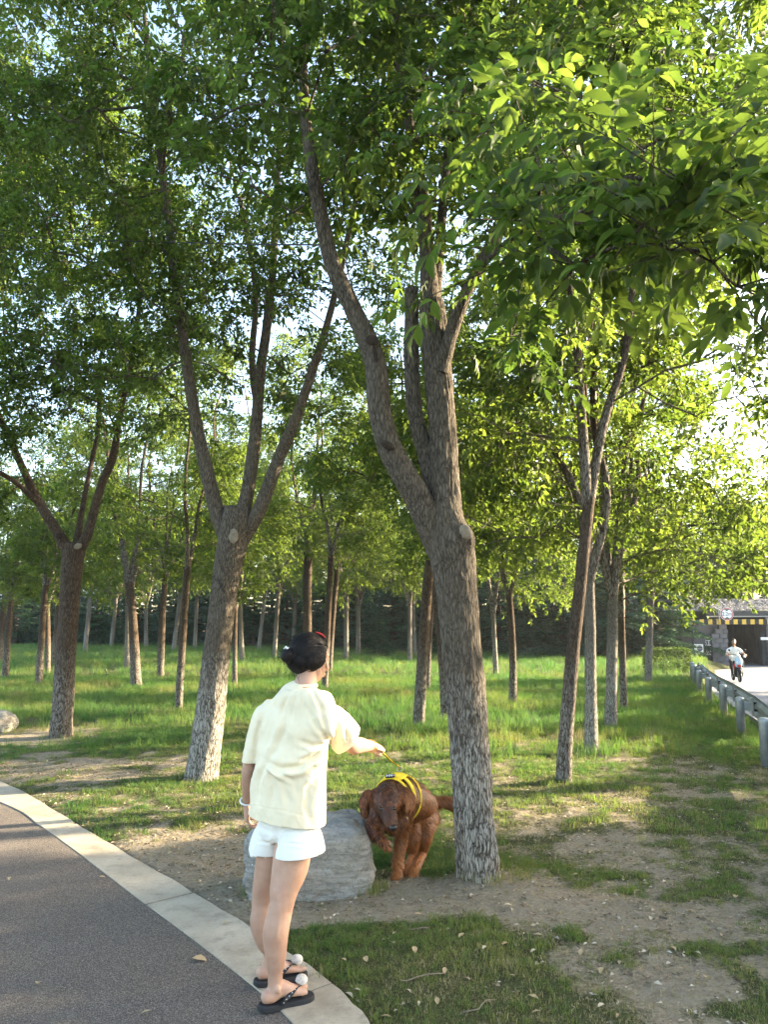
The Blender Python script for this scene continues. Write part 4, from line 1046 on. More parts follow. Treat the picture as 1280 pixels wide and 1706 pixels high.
# front wing walls of stone blocks
rb = random.Random(4)
def stones(x0, x1, z0, z1, y, bw=.42, bh=.24, top=None):
    me0 = None
    z = z0; r = 0
    while z < z1 - .02:
        x = x0 - (bw * .5 if r % 2 else 0)
        while x < x1:
            a0 = max(x, x0); a1 = min(x + bw, x1)
            if a1 - a0 > .06 and (top is None or z + bh * .5 < top((a0 + a1) / 2)):
                mb = MB(); mb.box((0, 0, 0), (a1 - a0 - .015, .2 + rb.uniform(-.02, .03), bh - .015)); o = mb.build('block', stone_m, up, bevel=.012); o.location = loc((a0 + a1) / 2, y, z + bh / 2)
            x += bw
        z += bh; r += 1
wl0 = ux(1178, UY)
stones(wl0, xl - .02, zf, 1.95, UY - .45, top=lambda x: .75 + 1.25 * min(1, max(0, (x - wl0) / (xl - wl0)) ** .6 * 1.05) + .1)
MB().box(loc((wl0 + xl) / 2 - .9, UY + .25, zf + 1.1), (xl - wl0 + 1.8, .8, 2.5)).build('wall_core', stone_m, up)
stones(xr + .02, xr + 2.3, zf, 1.9, UY - .45)
MB().box(loc(xr + 1.5, UY + .1, zf + 1.2), (2.2, .8, 2.4)).build('wall_core', stone_m, up)
MB().box(loc(ux(1250, UY) + .6, UY + .3, 2.14), (ux(1300, UY) - ux(1168, UY) + 2, 1.6, .36)).build('girder', girder_m, up, bevel=.02)
MB().box(loc(ux(1250, UY) + .6, UY - .54, 2.03), (ux(1300, UY) - ux(1168, UY) + 2, .06, .05)).build('flange', steel_m, up)
# ballast bank over the deck: lumpy stone slope
t = NT('ballast'); c = t.coord(); v = t.n('TexVoronoi'); v.inputs['Scale'].default_value = 14; t.l(c, v.inputs['Vector'])
vc = t.n('SeparateColor'); t.l(v.outputs['Color'], vc.inputs[0])
ballast_m = t.done(t.bsdf(t.ramp(vc.outputs[0], [(0, (.06, .057, .055)), (.6, (.15, .143, .138)), (1, (.30, .285, .275))]), .95, .15, t.bump(v.outputs['Distance'], 1.0, .1)))
bx = np.arange(ux(1150, UY) - 3, ux(1300, UY) + 6, .09); by = np.arange(0, 1.9, .09)
Xb, Yb = np.meshgrid(bx, by); pb = np.stack([Xb.ravel() * 5, Yb.ravel() * 5, 0 * Xb.ravel()], 1)
Zb = (2.33 + np.minimum(Yb, 1.1) * .58).ravel() + (vnoise(pb * 2.5) - .5) * .07
rngb = np.random.default_rng(8)
Vb = np.stack([Xb.ravel(), UY - .45 + Yb.ravel(), Zb], 1) - np.array([up.location.x, up.location.y, zf])
ib = np.arange(Xb.size).reshape(Xb.shape)
bo = obj('ballast', np_mesh('ballast', Vb, [np.stack([ib[:-1, :-1], ib[:-1, 1:], ib[1:, 1:], ib[1:, :-1]], -1).reshape(-1, 4)]), ballast_m, up); bo['kind'] = 'stuff'
# embankment running left and right behind
bank_m = simple_mat('bank_soil', (.05, .06, .03), .95, .1, .4, .8, .6, 5)
V = []; F = []
ex = np.arange(-60, 75, 3.)
for x in ex:
    yo = UY + 12.5 if x < ux(1150, UY) - 3 else UY + .9
    if x < ux(1150, UY) - 3: yo = min(84, UY + 3 + (ux(1150, UY) - 3 - x) * 1.25)
    gap = (xl - 1) < x < (xr + 1)
    V += [(x, yo, -.6 if not gap else 2.2), (x, yo + 2.5, 2.7), (x, yo + 9, 2.75), (x, yo + 14, -.6)]
for i in range(len(ex) - 1):
    q = 4 * i
    for j in range(3): F.append((q + j, q + 4 + j, q + 5 + j, q + 1 + j))
me = bpy.data.meshes.new('embankment'); me.from_pydata(V, [], F); me.update(); tag(obj('embankment', me, bank_m), kind='structure')
# line-side fence: thin posts and two wires
fe = empty('wire_fence', (ux(1245, UY), UY + 1.0, 2.9), 'thin wire fence on top of the ballast above the underpass', 'fence')
for u in (1195, 1245, 1295):
    mb = MB(); mb.tube([(ux(u, UY) - fe.location.x, 0, -.75), (ux(u, UY) - fe.location.x, 0, .5)], .02, 6); mb.build('post', steel_m, fe)
for z in (.12, .48):
    mb = MB(); mb.tube([(ux(1150, UY) - fe.location.x, 0, z), (ux(1245, UY) - fe.location.x, 0, z - .03), (ux(1330, UY) - fe.location.x, 0, z)], .009, 5); mb.build('wire', steel_m, fe)
# height limit bar
gb = empty('height_limit_bar', (ux(1152, UY - 1.2), UY - 1.2, zf), 'black and yellow striped height limit beam across the road before the underpass', 'height bar')
bz = P(1230, 1036, UY - 1.2).z - zf; x = 0.; k = 0; wst = 7.05 * mpp(UY - 1.2, 1036)
for k in range(26):
    mb = MB(); mb.box((0, 0, 0), (wst - .004, .12 + .003 * (k % 2), 8.2 * mpp(UY - 1.2))); o = mb.build('stripe', yellow_m if k % 2 == 0 else black_m, gb); o.location = (k * wst + wst / 2, 0, bz)
for xx in (.1, 25.5 * wst):
    mb = MB(); mb.tube([(xx, .1, -.1), (xx, .1, bz + .05)], .055, 10); mb.build('post', girder_m, gb, True)
# round height sign
sp_ = P(1212, 1023, UY - 1.35); sr = 10.3 * mpp(UY)
sg_ = empty('height_sign', sp_, 'round white height limit sign with dark rim above the striped beam', 'sign')
def disc(r, y0, y1, n=40):
    a = np.arange(n) / n * 2 * PI; V = [(math.cos(q) * r, y0, math.sin(q) * r) for q in a] + [(math.cos(q) * r, y1, math.sin(q) * r) for q in a]
    F = [tuple(range(n)), tuple(range(2 * n - 1, n - 1, -1))] + [(i, n + i, n + (i + 1) % n, (i + 1) % n) for i in range(n)]
    return MB().add(V, F)
disc(sr, 0, .02).build('back_plate', white_m, sg_); disc(sr * .94, -.006, -.001).build('rim', red_m, sg_); disc(sr * .80, -.012, -.0065).build('face', white_m, sg_)
for s in (1, -1):
    MB().add([(-.45 * sr, -.016, s * .74 * sr), (.45 * sr, -.016, s * .74 * sr), (0, -.016, s * .45 * sr), (-.45 * sr, -.0125, s * .74 * sr), (.45 * sr, -.0125, s * .74 * sr), (0, -.0125, s * .45 * sr)], [(0, 1, 2), (5, 4, 3), (0, 3, 4, 1), (1, 4, 5, 2), (2, 5, 3, 0)]).build('arrow', black_m, sg_)
def text(name, body, size, mat, parent, loc_, rot=(PI / 2, 0, 0), ext=.002, align='CENTER'):
    cu = bpy.data.curves.new(name, 'FONT'); cu.body = body; cu.size = size; cu.extrude = ext; cu.align_x = align; cu.align_y = 'CENTER'
    o = bpy.data.objects.new(name, cu); dg = bpy.context.evaluated_depsgraph_get(); COL.objects.link(o); bpy.context.view_layer.update()
    me = bpy.data.meshes.new_from_object(o.evaluated_get(bpy.context.evaluated_depsgraph_get())); bpy.data.objects.remove(o)
    ob = obj(name, me, mat, parent, loc_); ob.rotation_euler = rot; return ob
text('lettering', '2.2m', sr * .78, black_m, sg_, (0, -.015, 0), ext=.001)
MB().tube([(-sr * 1.15, .06, -.5), (-sr * 1.15, .06, .45)], .025, 8).build('post', steel_m, sg_)
MB().box((-sr * .6, .04, 0), (sr * 1.2, .03, .04)).build('bracket', steel_m, sg_)
# white box and painted letters by the left wing wall
bp = P(1163, 1080, UY - 1.0)
bxo = empty('cooling_unit', (bp.x, bp.y, bp.z - .22), 'white boxy fan unit with dark round grille left of the underpass wall', 'fan unit')
MB().box((0, 0, .22), (.5, .3, .42)).build('casing', white_m, bxo, bevel=.02)
dm = disc(.15, 0, .02, 28).build('grille', black_m, bxo); dm.location = (.06, -.165, .22)
for k_ in range(3): MB().box((0, 0, 0), (.3, .012, .012)).build('bar', white_m, bxo, loc=(.06, -.172, .14 + .08 * k_))
MB().box((0, .05, -.6), (.3, .15, 1.2)).build('stand', girder_m, bxo)
tb = P(1181, 1075, UY - .6)
text('painted_character', '江', .34, white_m, up, loc(tb.x, UY - .578, tb.z + .1)); text('painted_character', '公', .34, white_m, up, loc(tb.x, UY - .578, P(1181, 1084, UY).z - .1))
tb = P(1272, 1064, UY - .7); ps = MB().box(loc(tb.x + .25, UY - .585, tb.z), (.62, .02, .15)).build('name_plate', white_m, up)
# ------------------------------------------------------------------ boulders
def px_of(V):
    rel = np.asarray(V) - np.array([0, 0, CAMH]); cp, sp = math.cos(PITCH), math.sin(PITCH)
    zc = rel[:, 1] * cp + rel[:, 2] * sp; yc = -rel[:, 1] * sp + rel[:, 2] * cp
    return 640 + FPX * rel[:, 0] / zc, 853 - FPX * yc / zc
t = NT('weathered_stone'); c = t.coord()
s1 = t.n('Mapping'); s1.inputs['Rotation'].default_value = (0, R(-14), 0); s1.inputs['Scale'].default_value = (1, 1, 7); t.l(c, s1.inputs[0])
a = t.noise(s1.outputs[0], 5, 6, .7); b = t.noise(c, 50, 6, .75); d = t.noise(c, 3.0, 5)
col = t.ramp(a, [(.3, (.15, .14, .125)), (.5, (.27, .26, .235)), (.7, (.38, .365, .33))])
col = t.mix(t.ramp(d, [(.45, 0.0), (.7, .5)]), col, (.30, .24, .16)); col = t.mix(t.ramp(b, [(.35, .55), (.52, 0.)]), col, (.10, .095, .085))
stone2_m = t.done(t.bsdf(col, .92, .15, t.bump(t.math('ADD', t.math('MULTIPLY', a, .6), t.math('MULTIPLY', b, .5)), .9, .02)))
def boulder(name, label, c, size, seed, n=70, p=4.0, shear=0.0, taper=0.0, rz=0.0, crack=0.02):
    a = np.linspace(-1, 1, n); U, W = np.meshgrid(a, a); one = np.ones_like(U)
    fs = [np.stack(q, -1).reshape(-1, 3) for q in ((U, W, one), (W, U, -one), (one, U, W), (-one, W, U), (W, one, U), (U, -one, W))]
    V = np.concatenate(fs); k = n * n
    i = np.arange(k).reshape(n, n); f = np.stack([i[:-1, :-1], i[:-1, 1:], i[1:, 1:], i[1:, :-1]], -1).reshape(-1, 4)
    F = np.concatenate([f + j * k for j in range(6)])
    r = (np.abs(V) ** p).sum(1) ** (1 / p); V = V / r[:, None]
    Nn = V / np.linalg.norm(V, axis=1, keepdims=True)
    V = V + Nn * ((fbm(V * 1.4 + seed, 4) - .5) * .38)[:, None] + Nn * ((fbm(V * 5 + seed, 4) - .5) * .10)[:, None]
    st = V[:, 2] * 7 + V[:, 0] * 1.6 + 2.4 * fbm(V * 2.2 + seed + 3, 3); V = V - Nn * (crack * (1 - np.abs((st % 1) - .5) * 2) ** 6)[:, None]
    V[:, 2] += shear * V[:, 0] - taper * np.maximum(0, -V[:, 0] - .2) ** 1.5 * np.maximum(0, V[:, 2] + .2)
    V = V * np.array(size) / 2
    ob = obj(name, np_mesh(name, V, [F], True), stone2_m); ob.location = c; ob.rotation_euler = (0, 0, rz)
    bm = bmesh.new(); bm.from_mesh(ob.data); bmesh.ops.remove_doubles(bm, verts=bm.verts, dist=.0015); bmesh.ops.recalc_face_normals(bm, faces=bm.faces); bm.to_mesh(ob.data); bm.free()
    ob.data.polygons.foreach_set('use_smooth', np.ones(len(ob.data.polygons), bool))
    return tag(ob, label, 'boulder')
bc = P(524, 1450, 5.08)
boulder('boulder', 'large squat grey boulder with a flat top lying between the girl and the dog', (bc.x - .035, 5.08, .12), (.80, .50, .60), 3.3, 80, 5.0, .02, .22, .06)
bl = G(-10, 1222)
boulder('boulder', 'rounded pale boulder cut off by the left edge of the picture', (bl.x - .12, bl.y + .2, .13), (.62, .5, .38), 8.1, 40, 3.0)
# ------------------------------------------------------------------ fallen leaves and twigs
dry_m = simple_mat('dry_leaf', (.36, .27, .15), .8, .15, .4, 30)
tan_m = simple_mat('bleached_leaf', (.42, .36, .25), .8, .15, .25, 30)
lv = LEAF6[0] * np.array([1, .5, .9]); lme = np_mesh('fallen_leaf', lv, [LEAF6[1]]); lme.materials.append(dry_m)
lme2 = np_mesh('fallen_leaf', lv * np.array([1, .8, 1.3]), [LEAF6[1]]); lme2.materials.append(tan_m)
rng = np.random.default_rng(12)
spots = [(660, 1560), (700, 1600), (555, 1640), (577, 1655), (760, 1580), (785, 1640), (850, 1525), (935, 1510), (900, 1560), (890, 1600), (1005, 1620), (1040, 1610), (1080, 1545), (1150, 1520), (1230, 1500), (700, 1680), (730, 1670), (640, 1690), (660, 1660), (860, 1640), (610, 1610), (1170, 1600), (1200, 1560), (960, 1470), (1110, 1460), (1060, 1400), (920, 1420), (1000, 1380), (330, 1410), (360, 1450), (300, 1420), (280, 1425), (390, 1500), (350, 1480), (860, 1470), (1180, 1640), (1240, 1610), (975, 1585), (1130, 1580), (810, 1600), (880, 1660), (1020, 1500), (1150, 1450), (690, 1540), (580, 1600), (600, 1660), (740, 1630), (905, 1690), (1000, 1690), (840, 1580), (1095, 1345), (1180, 1350), (1010, 1330)]
for i, (u, v) in enumerate(spots):
    q = G(u + rng.normal(0, 6), v + rng.normal(0, 4)); z = float(land(np.array([q.x]), np.array([q.y]))[0])
    o = bpy.data.objects.new('fallen_leaf', lme if i % 3 else lme2); COL.objects.link(o); s = rng.uniform(.03, .062)
    o.location = (q.x, q.y, z + .010 + .006 * rng.random()); o.scale = (s, s, s); o.rotation_euler = (rng.normal(0, .16), rng.normal(0, .16), rng.uniform(0, 6.28))
    tag(o, 'small dry brown leaf fallen on the trodden ground', 'leaf', 'fallen leaves on the trodden ground')
for i, (u, v) in enumerate([(320, 1601), (60, 1645), (250, 1690), (15, 1465), (165, 1465), (480, 1655), (380, 1540)]):
    q = G(u, v); o = bpy.data.objects.new('fallen_leaf', lme); COL.objects.link(o); s = .075 if i == 0 else .04
    o.location = (q.x, q.y, .016); o.scale = (s, s * 1.3, s); o.rotation_euler = (.1, .1, i * 1.7)
    tag(o, 'curled brown leaf lying on the asphalt near the kerb' if i == 0 else 'tiny dry leaf on the path', 'leaf', None if i == 0 else 'dry leaves on the path')
tw_m = simple_mat('dry_twig', (.22, .17, .12), .85, .15, .3, 20)
for i, (u, v, L, a) in enumerate([(705, 1640, .22, .2), (860, 1500, .12, 1.2), (880, 1525, .14, 2.0), (800, 1690, .16, .5), (1060, 1495, .10, .9), (985, 1560, .12, 2.6), (1230, 1520, .14, .3), (700, 1560, .12, -.3), (240, 1520, .08, .2), (1110, 1550, .13, .8)]):
    q = G(u, v); z = float(land(np.array([q.x]), np.array([q.y]))[0]); mb = MB(); pts = []
    for s in np.linspace(-.5, .5, 6): pts.append((math.cos(a) * L * s + .012 * math.sin(s * 7 + i), math.sin(a) * L * s + .01 * math.cos(s * 9 + i), .012 + .01 * math.sin(s * 5)))
    mb.tube(pts, [.003, .0035, .003, .003, .0025, .0015], 5); o = mb.build('twig', tw_m, None, True, (q.x, q.y, z + .006)); tag(o, 'thin dry twig lying on the trodden ground', 'twig', 'twigs on the trodden ground')
# small black sprinkler stake on the far lawn
q = G(176, 1131); sk_ = empty('sprinkler_stake', q, 'small black sprinkler stake standing in the lawn on the left', 'sprinkler')
MB().tube([(0, 0, -.05), (0, 0, .22)], .018, 8).build('stake', black_m, sk_); MB().tube([(-.02, 0, .22), (-.035, 0, .30)], [.03, .022], 8).build('head', black_m, sk_); MB().box((.035, 0, .13), (.07, .02, .02)).build('arm', black_m, sk_)
# ------------------------------------------------------------------ organic modelling: many lofts, one skin
def ell_tube(rows, ref, n=20):
    """rows (x,y,z,ra,rb): ellipse rings, ra along ref (made square to the path), rb across"""
    rows = np.asarray(rows, float); p = rows[:, :3]
    T = np.zeros_like(p); T[1:-1] = p[2:] - p[:-2]; T[0] = p[1] - p[0]; T[-1] = p[-1] - p[-2]; T /= np.linalg.norm(T, axis=1, keepdims=True)
    ref = np.broadcast_to(np.asarray(ref, float), p.shape)
    A = ref - T * (ref * T).sum(1, keepdims=True); A /= np.linalg.norm(A, axis=1, keepdims=True); B = np.cross(T, A)
    a = np.arange(n) / n * 2 * PI
    V = p[:, None] + rows[:, 3][:, None, None] * np.cos(a)[None, :, None] * A[:, None] + rows[:, 4][:, None, None] * np.sin(a)[None, :, None] * B[:, None]
    m = len(p); V = V.reshape(-1, 3); F = []
    for i in range(m - 1):
        for j in range(n):
            k = (j + 1) % n; F.append((i * n + j, i * n + k, (i + 1) * n + k, (i + 1) * n + j))
    V = np.vstack([V, p[0] - T[0] * min(rows[0, 3:5]) * .6, p[-1] + T[-1] * min(rows[-1, 3:5]) * .6])
    for j in range(n):
        k = (j + 1) % n; F.append((k, j, m * n)); F.append(((m - 1) * n + j, (m - 1) * n + k, m * n + 1))
    return V, F
def rows_of(pts, step=.02): return catmull(np.asarray(pts, float), step)
def ellipsoid(c, r, M=None, n=18):
    V = []; F = []
    for i in range(n + 1):
        th = PI * i / n
        for j in range(2 * n):
            ph = PI * j / n; V.append((math.sin(th) * math.cos(ph) * r[0], math.sin(th) * math.sin(ph) * r[1], math.cos(th) * r[2]))
    for i in range(n):
        for j in range(2 * n):
            k = (j + 1) % (2 * n); F.append((i * 2 * n + j, (i + 1) * 2 * n + j, (i + 1) * 2 * n + k, i * 2 * n + k))
    V = np.array(V)
    if M is not None: V = V @ np.array(M).T
    return V + np.array(c), F
def weld(name, parts, voxel, smooth=6, fac=.5):
    """union of closed lofts by voxel remesh, then smoothing -> mesh arrays (V, quads)"""
    mb = MB()
    for V, F in parts: mb.add(V, F)
    o = mb.build(name + '_raw'); 
    bm = bmesh.new(); bm.from_mesh(o.data); bmesh.ops.recalc_face_normals(bm, faces=bm.faces); bm.to_mesh(o.data); bm.free()
    r = o.modifiers.new('r', 'REMESH'); r.mode = 'VOXEL'; r.voxel_size = voxel; r.adaptivity = 0
    if smooth:
        s = o.modifiers.new('s', 'SMOOTH'); s.iterations = smooth; s.factor = fac
    bpy.context.view_layer.update()
    me = bpy.data.meshes.new_from_object(o.evaluated_get(bpy.context.evaluated_depsgraph_get()))
    old = o.data; bpy.data.objects.remove(o); bpy.data.meshes.remove(old)
    me.name = name; me.polygons.foreach_set('use_smooth', np.ones(len(me.polygons), bool))
    return me
def co(me):
    a = np.zeros(len(me.vertices) * 3, np.float32); me.vertices.foreach_get('co', a); return a.reshape(-1, 3).astype(float)
def nor(me):
    a = np.zeros(len(me.vertices) * 3, np.float32); me.vertices.foreach_get('normal', a); return a.reshape(-1, 3).astype(float)
def setco(me, V): me.vertices.foreach_set('co', np.ascontiguousarray(V, dtype=np.float32).ravel()); me.update()
def W3(u, v, d): q = P(u, v, d); return np.array([q.x, q.y, q.z])
def pxrow(u, v, d, wa, wb): q = W3(u, v, d); k = mpp(d, v); return (*q, wa * k, wb * k)
def hand(wrist, fwd, palm_n, thumb, curl, spread=.12, s=1.0, tcurl=.6):
    """lofts of a hand: fwd from wrist to knuckles, palm_n out of the palm, thumb towards the thumb side"""
    fwd = np.array(fwd, float); fwd /= np.linalg.norm(fwd); pn = np.array(palm_n, float); pn -= fwd * (pn @ fwd); pn /= np.linalg.norm(pn)
    sd = np.array(thumb, float); sd -= fwd * (sd @ fwd) + pn * (sd @ pn); sd /= np.linalg.norm(sd)
    w = np.array(wrist, float); out = []
    out.append(ell_tube(rows_of([(*(w - fwd * .01), .026 * s, .019 * s), (*(w + fwd * .03 * s), .034 * s, .017 * s), (*(w + fwd * .06 * s), .040 * s, .015 * s), (*(w + fwd * .085 * s), .037 * s, .012 * s)], .012), sd))
    for k, (off, L) in enumerate([(.028, .92), (.010, 1.0), (-.009, .94), (-.026, .76)]):
        b = w + fwd * (.082 - .005 * abs(k - 1)) * s + sd * off * s; d = fwd + sd * spread * (1.2 - .8 * k) * .5; d /= np.linalg.norm(d)
        pts = [(*b, .0088 * s, .0088 * s)]; ang = 0; cur = b
        for j, (l, cf) in enumerate(((.040, 1.0), (.026, 1.15), (.020, .8))):
            ang += curl * cf * (1 + .06 * k); dd = d * math.cos(ang) + pn * math.sin(ang); cur = cur + dd * l * L * s; pts.append((*cur, (.0082 - .0008 * j) * s, (.0082 - .0008 * j) * s))
        out.append(ell_tube(rows_of(pts, .008), sd, 10))
    b = w + fwd * .025 * s + sd * .028 * s; d1 = fwd * .7 + sd * .6 + pn * .35; d1 /= np.linalg.norm(d1); m1 = b + d1 * .04 * s
    d2 = fwd * .9 + sd * (.35 - .6 * tcurl) + pn * tcurl; d2 /= np.linalg.norm(d2); m2 = m1 + d2 * .03 * s; d3 = fwd * .7 - sd * .5 * tcurl + pn * (.3 + tcurl); d3 /= np.linalg.norm(d3); m3 = m2 + d3 * .022 * s
    out.append(ell_tube(rows_of([(*b, .014 * s, .013 * s), (*m1, .0115 * s, .0115 * s), (*m2, .0095 * s, .0095 * s), (*m3, .008 * s, .008 * s)], .008), pn, 10))
    return out

# ------------------------------------------------------------------ the girl
t = NT('skin'); c = t.coord(); n = t.noise(c, 9, 6, .65); n2 = t.noise(c, 160, 3)
col = t.ramp(n, [(.3, (.37, .205, .135)), (.7, (.50, .31, .22))])
skin_m = t.done(t.bsdf(col, .5, .35, t.bump(n2, .15, .002), Subsurface_Weight=.12, Subsurface_Scale=.01))
def cloth_mat(name, c0, c1, ws=900, rough=.85):
    t = NT(name); c = t.coord(); n = t.noise(c, 5, 4); w = t.noise(c, ws, 2); w2 = t.noise(c, 40, 4)
    col = t.ramp(n, [(.3, c0), (.7, c1)])
    return t.done(t.bsdf(col, rough, .15, t.bump(t.math('ADD', t.math('MULTIPLY', w, .3), t.math('MULTIPLY', w2, .7)), .35, .004), Sheen_Weight=.15))
shirt_m = cloth_mat('cream_cotton', (.72, .62, .43), (.78, .68, .48)); shorts_m = cloth_mat('white_cotton', (.74, .71, .64), (.79, .76, .69), 500)
gx = G(462, 1668)
girl = empty('person', (gx.x, gx.y, 0), 'girl in cream t-shirt and white shorts on the kerb, seen from behind, holding the leash', 'person')
GO = np.array([gx.x, gx.y, 0.0])
def under(name, me, mat, parent=girl, off=None):
    V = co(me) - (GO if off is None else off); setco(me, V); return obj(name, me, mat, parent)
YB = 3.66
def across(az): return np.array([math.cos(az), -math.sin(az), 0.0])
def facing(az): return np.array([math.sin(az), math.cos(az), 0.0])
HA = R(55); body = []
# legs (right = near the camera)
SOLE = .030
heelR = np.array(G(441, 1686)); toeR = np.array(G(510, 1667)); heelL = np.array(G(433, 1644)); toeL = np.array(G(499, 1629))
kneeR = W3(470, 1502, 3.55); kneeL = W3(440, 1500, 3.76)
for heel, toe, knee, hip, sgn in ((heelR, toeR, kneeR, W3(491, 1375, 3.62), 1), (heelL, toeL, kneeL, W3(462, 1375, 3.72), -1)):
    fd = toe - heel; fl = np.linalg.norm(fd); fd /= fl; ank = heel + fd * .045 + np.array([0, 0, .095]); f = fd
    sd_ = np.array([fd[1], -fd[0], 0])
    calf = knee * .62 + ank * .38 - f * .018
    th = hip * .5 + knee * .5 + f * .012
    body.append(ell_tube(rows_of([(*(hip + [0, 0, .05]), .066, .066), (*hip, .076, .076), (*th, .083, .079), (*(knee * .85 + hip * .15), .064, .060), (*knee, .056, .053), (*(knee * .85 + ank * .15 - f * .008), .054, .051), (*calf, .057, .053), (*(knee * .3 + ank * .7 - f * .006), .043, .040), (*(ank + [0, 0, .05]), .033, .030), (*ank, .034, .030), (*(ank - [0, 0, .03]), .038, .033)], .02), f, 24))
    b0 = heel + np.array([0, 0, SOLE + .028])
    body.append(ell_tube(rows_of([(*(b0 - fd * .006), .026, .025), (*(b0 + fd * .03), .031, .030), (*(b0 + fd * .07 + [0, 0, .018]), .031, .036), (*(b0 + fd * .12 + [0, 0, .002]), .036, .026), (*(b0 + fd * .165 - [0, 0, .008]), .041, .018), (*(b0 + fd * .185 - [0, 0, .012]), .039, .013)], .012), sd_, 20))
    for k in range(5):
        o_ = (-.030 + .0155 * k) * (1 if sgn > 0 else -1) * -1
        r_ = .0125 if k == 0 else .0085
        st_ = b0 + fd * (.180 - .006 * k) + sd_ * (-.028 + .0150 * k) * sgn - np.array([0, 0, .013]); en = st_ + fd * (.030 - .0025 * k)
        body.append(ell_tube(rows_of([(*st_, r_, r_), (*((st_ + en) / 2 + [0, 0, .003]), r_ * .95, r_), (*en, r_ * .85, r_ * .8)], .006), sd_, 10))
    for s_ in (-1, 1): body.append(ellipsoid(ank + sd_ * s_ * .030 + [0, 0, -.006], (.013, .013, .016), n=8))
# pelvis, trunk, neck
body.append(ell_tube(rows_of([(*W3(478, 1388, YB), .115, .085), (*W3(480, 1360, YB), .118, .088), (*W3(488, 1310, YB), .11, .08), (*W3(495, 1250, YB), .135, .095), (*W3(500, 1200, YB), .13, .085), (*W3(503, 1175, YB), .095, .065), (*W3(506, 1152, YB), .065, .06), (*W3(510, 1135, YB + .01), .050, .052), (*W3(515, 1112, YB + .025), .048, .052)], .02), across(R(32)), 28))
# head, turned to the right and slightly down
HD = R(58); hf = facing(HD); ha = across(HD); tilt = .18
hu = np.array([hf[0] * tilt, hf[1] * tilt, 1]); hu /= np.linalg.norm(hu); hf2 = hf - hu * (hf @ hu); hf2 /= np.linalg.norm(hf2); HM = np.stack([ha, hf2, hu], 1)
hc = W3(516, 1092, YB + .03)
hp_ = lambda a, b, c_: hc + ha * a + hf2 * b + hu * c_
body.append(ellipsoid(hc, (.074, .092, .088), HM)); body.append(ellipsoid(hp_(0, .030, -.055), (.055, .058, .066), HM)); body.append(ellipsoid(hp_(0, .052, -.092), (.028, .026, .024), HM))
body.append(ell_tube([(*hp_(0, .088, -.005), .010, .008), (*hp_(0, .100, -.030), .011, .011), (*hp_(0, .103, -.045), .015, .012), (*hp_(0, .088, -.052), .012, .010)], ha, 10))
for s_ in (-1, 1):
    body.append(ellipsoid(hp_(s_ * .030, .074, .012), (.018, .012, .009), HM, 8)); body.append(ellipsoid(hp_(s_ * .074, -.005, -.025), (.009, .018, .030), HM, 10)); body.append(ellipsoid(hp_(s_ * .030, .062, -.03), (.024, .022, .026), HM, 8))
body.append(ellipsoid(hp_(0, .086, -.074), (.021, .010, .007), HM, 8)); body.append(ellipsoid(hp_(0, .084, -.083), (.017, .010, .007), HM, 8))
# arms
shR, elR, wrR = W3(553, 1186, 3.66), W3(586, 1241, 3.80), W3(621, 1243, 3.98)
shL, elL, wrL = W3(441, 1186, 3.72), W3(417, 1276, 3.72), W3(411, 1338, 3.80)
for sh, el, wr in ((shR, elR, wrR), (shL, elL, wrL)):
    body.append(ell_tube(rows_of([(*(sh * .92 + el * .08 + (W3(500, 1210, YB) - sh) * .18), .036, .036), (*(sh * .5 + el * .5), .040, .038), (*el, .040, .037), (*(el * .65 + wr * .35), .040, .036), (*(el * .25 + wr * .75), .029, .026), (*wr, .025, .021)], .02), (0, 0, 1), 18))
body += hand(wrR, (wrR - elR) * 1.0 + np.array([.02, .0, -.02]), (-.35, .2, -.8), (-.2, .9, .3), 1.35, .02, .92, 1.0)
body += hand(wrL, (0.03, .03, -1), (.9, .2, 0), (.15, .9, 0), .52, .06, .95, .45)
bme = weld('body', body, .0045, 3, .5)
V = co(bme); Nn = nor(bme); U_, V_ = px_of(V)
def crease0(line, depth, width):
    best = np.full(len(V), 1e9)
    for i in range(len(line) - 1):
        a = np.array(line[i], float); b = np.array(line[i + 1], float); ab = b - a; q = np.stack([U_ - a[0], V_ - a[1]], 1); tt = np.clip(q @ ab / (ab @ ab), 0, 1); best = np.minimum(best, np.linalg.norm(q - tt[:, None] * ab, axis=1))
    return depth * np.exp(-(best / width) ** 2)
Dl = -crease0([(450, 1502), (468, 1505), (488, 1501)], .0012, 5) + crease0([(459, 1486), (464, 1520), (460, 1560)], .0035, 5) - crease0([(478, 1484), (480, 1520)], .0018, 6) - crease0([(452, 1600), (450, 1645)], .003, 4) - crease0([(445, 1640), (452, 1655)], .002, 3)
setco(bme, V + Nn * (Dl * (Nn[:, 1] < .2))[:, None] + Nn * ((fbm(V * 22, 3) - .5) * .002)[:, None])
under('body', bme, skin_m)
for s_ in (-1, 1):
    V, F = ellipsoid(hp_(s_ * .030, .0825, .012) - GO, (.011, .006, .006), HM, 8); MB().add(V, F).build('eye', black_m, girl, True)
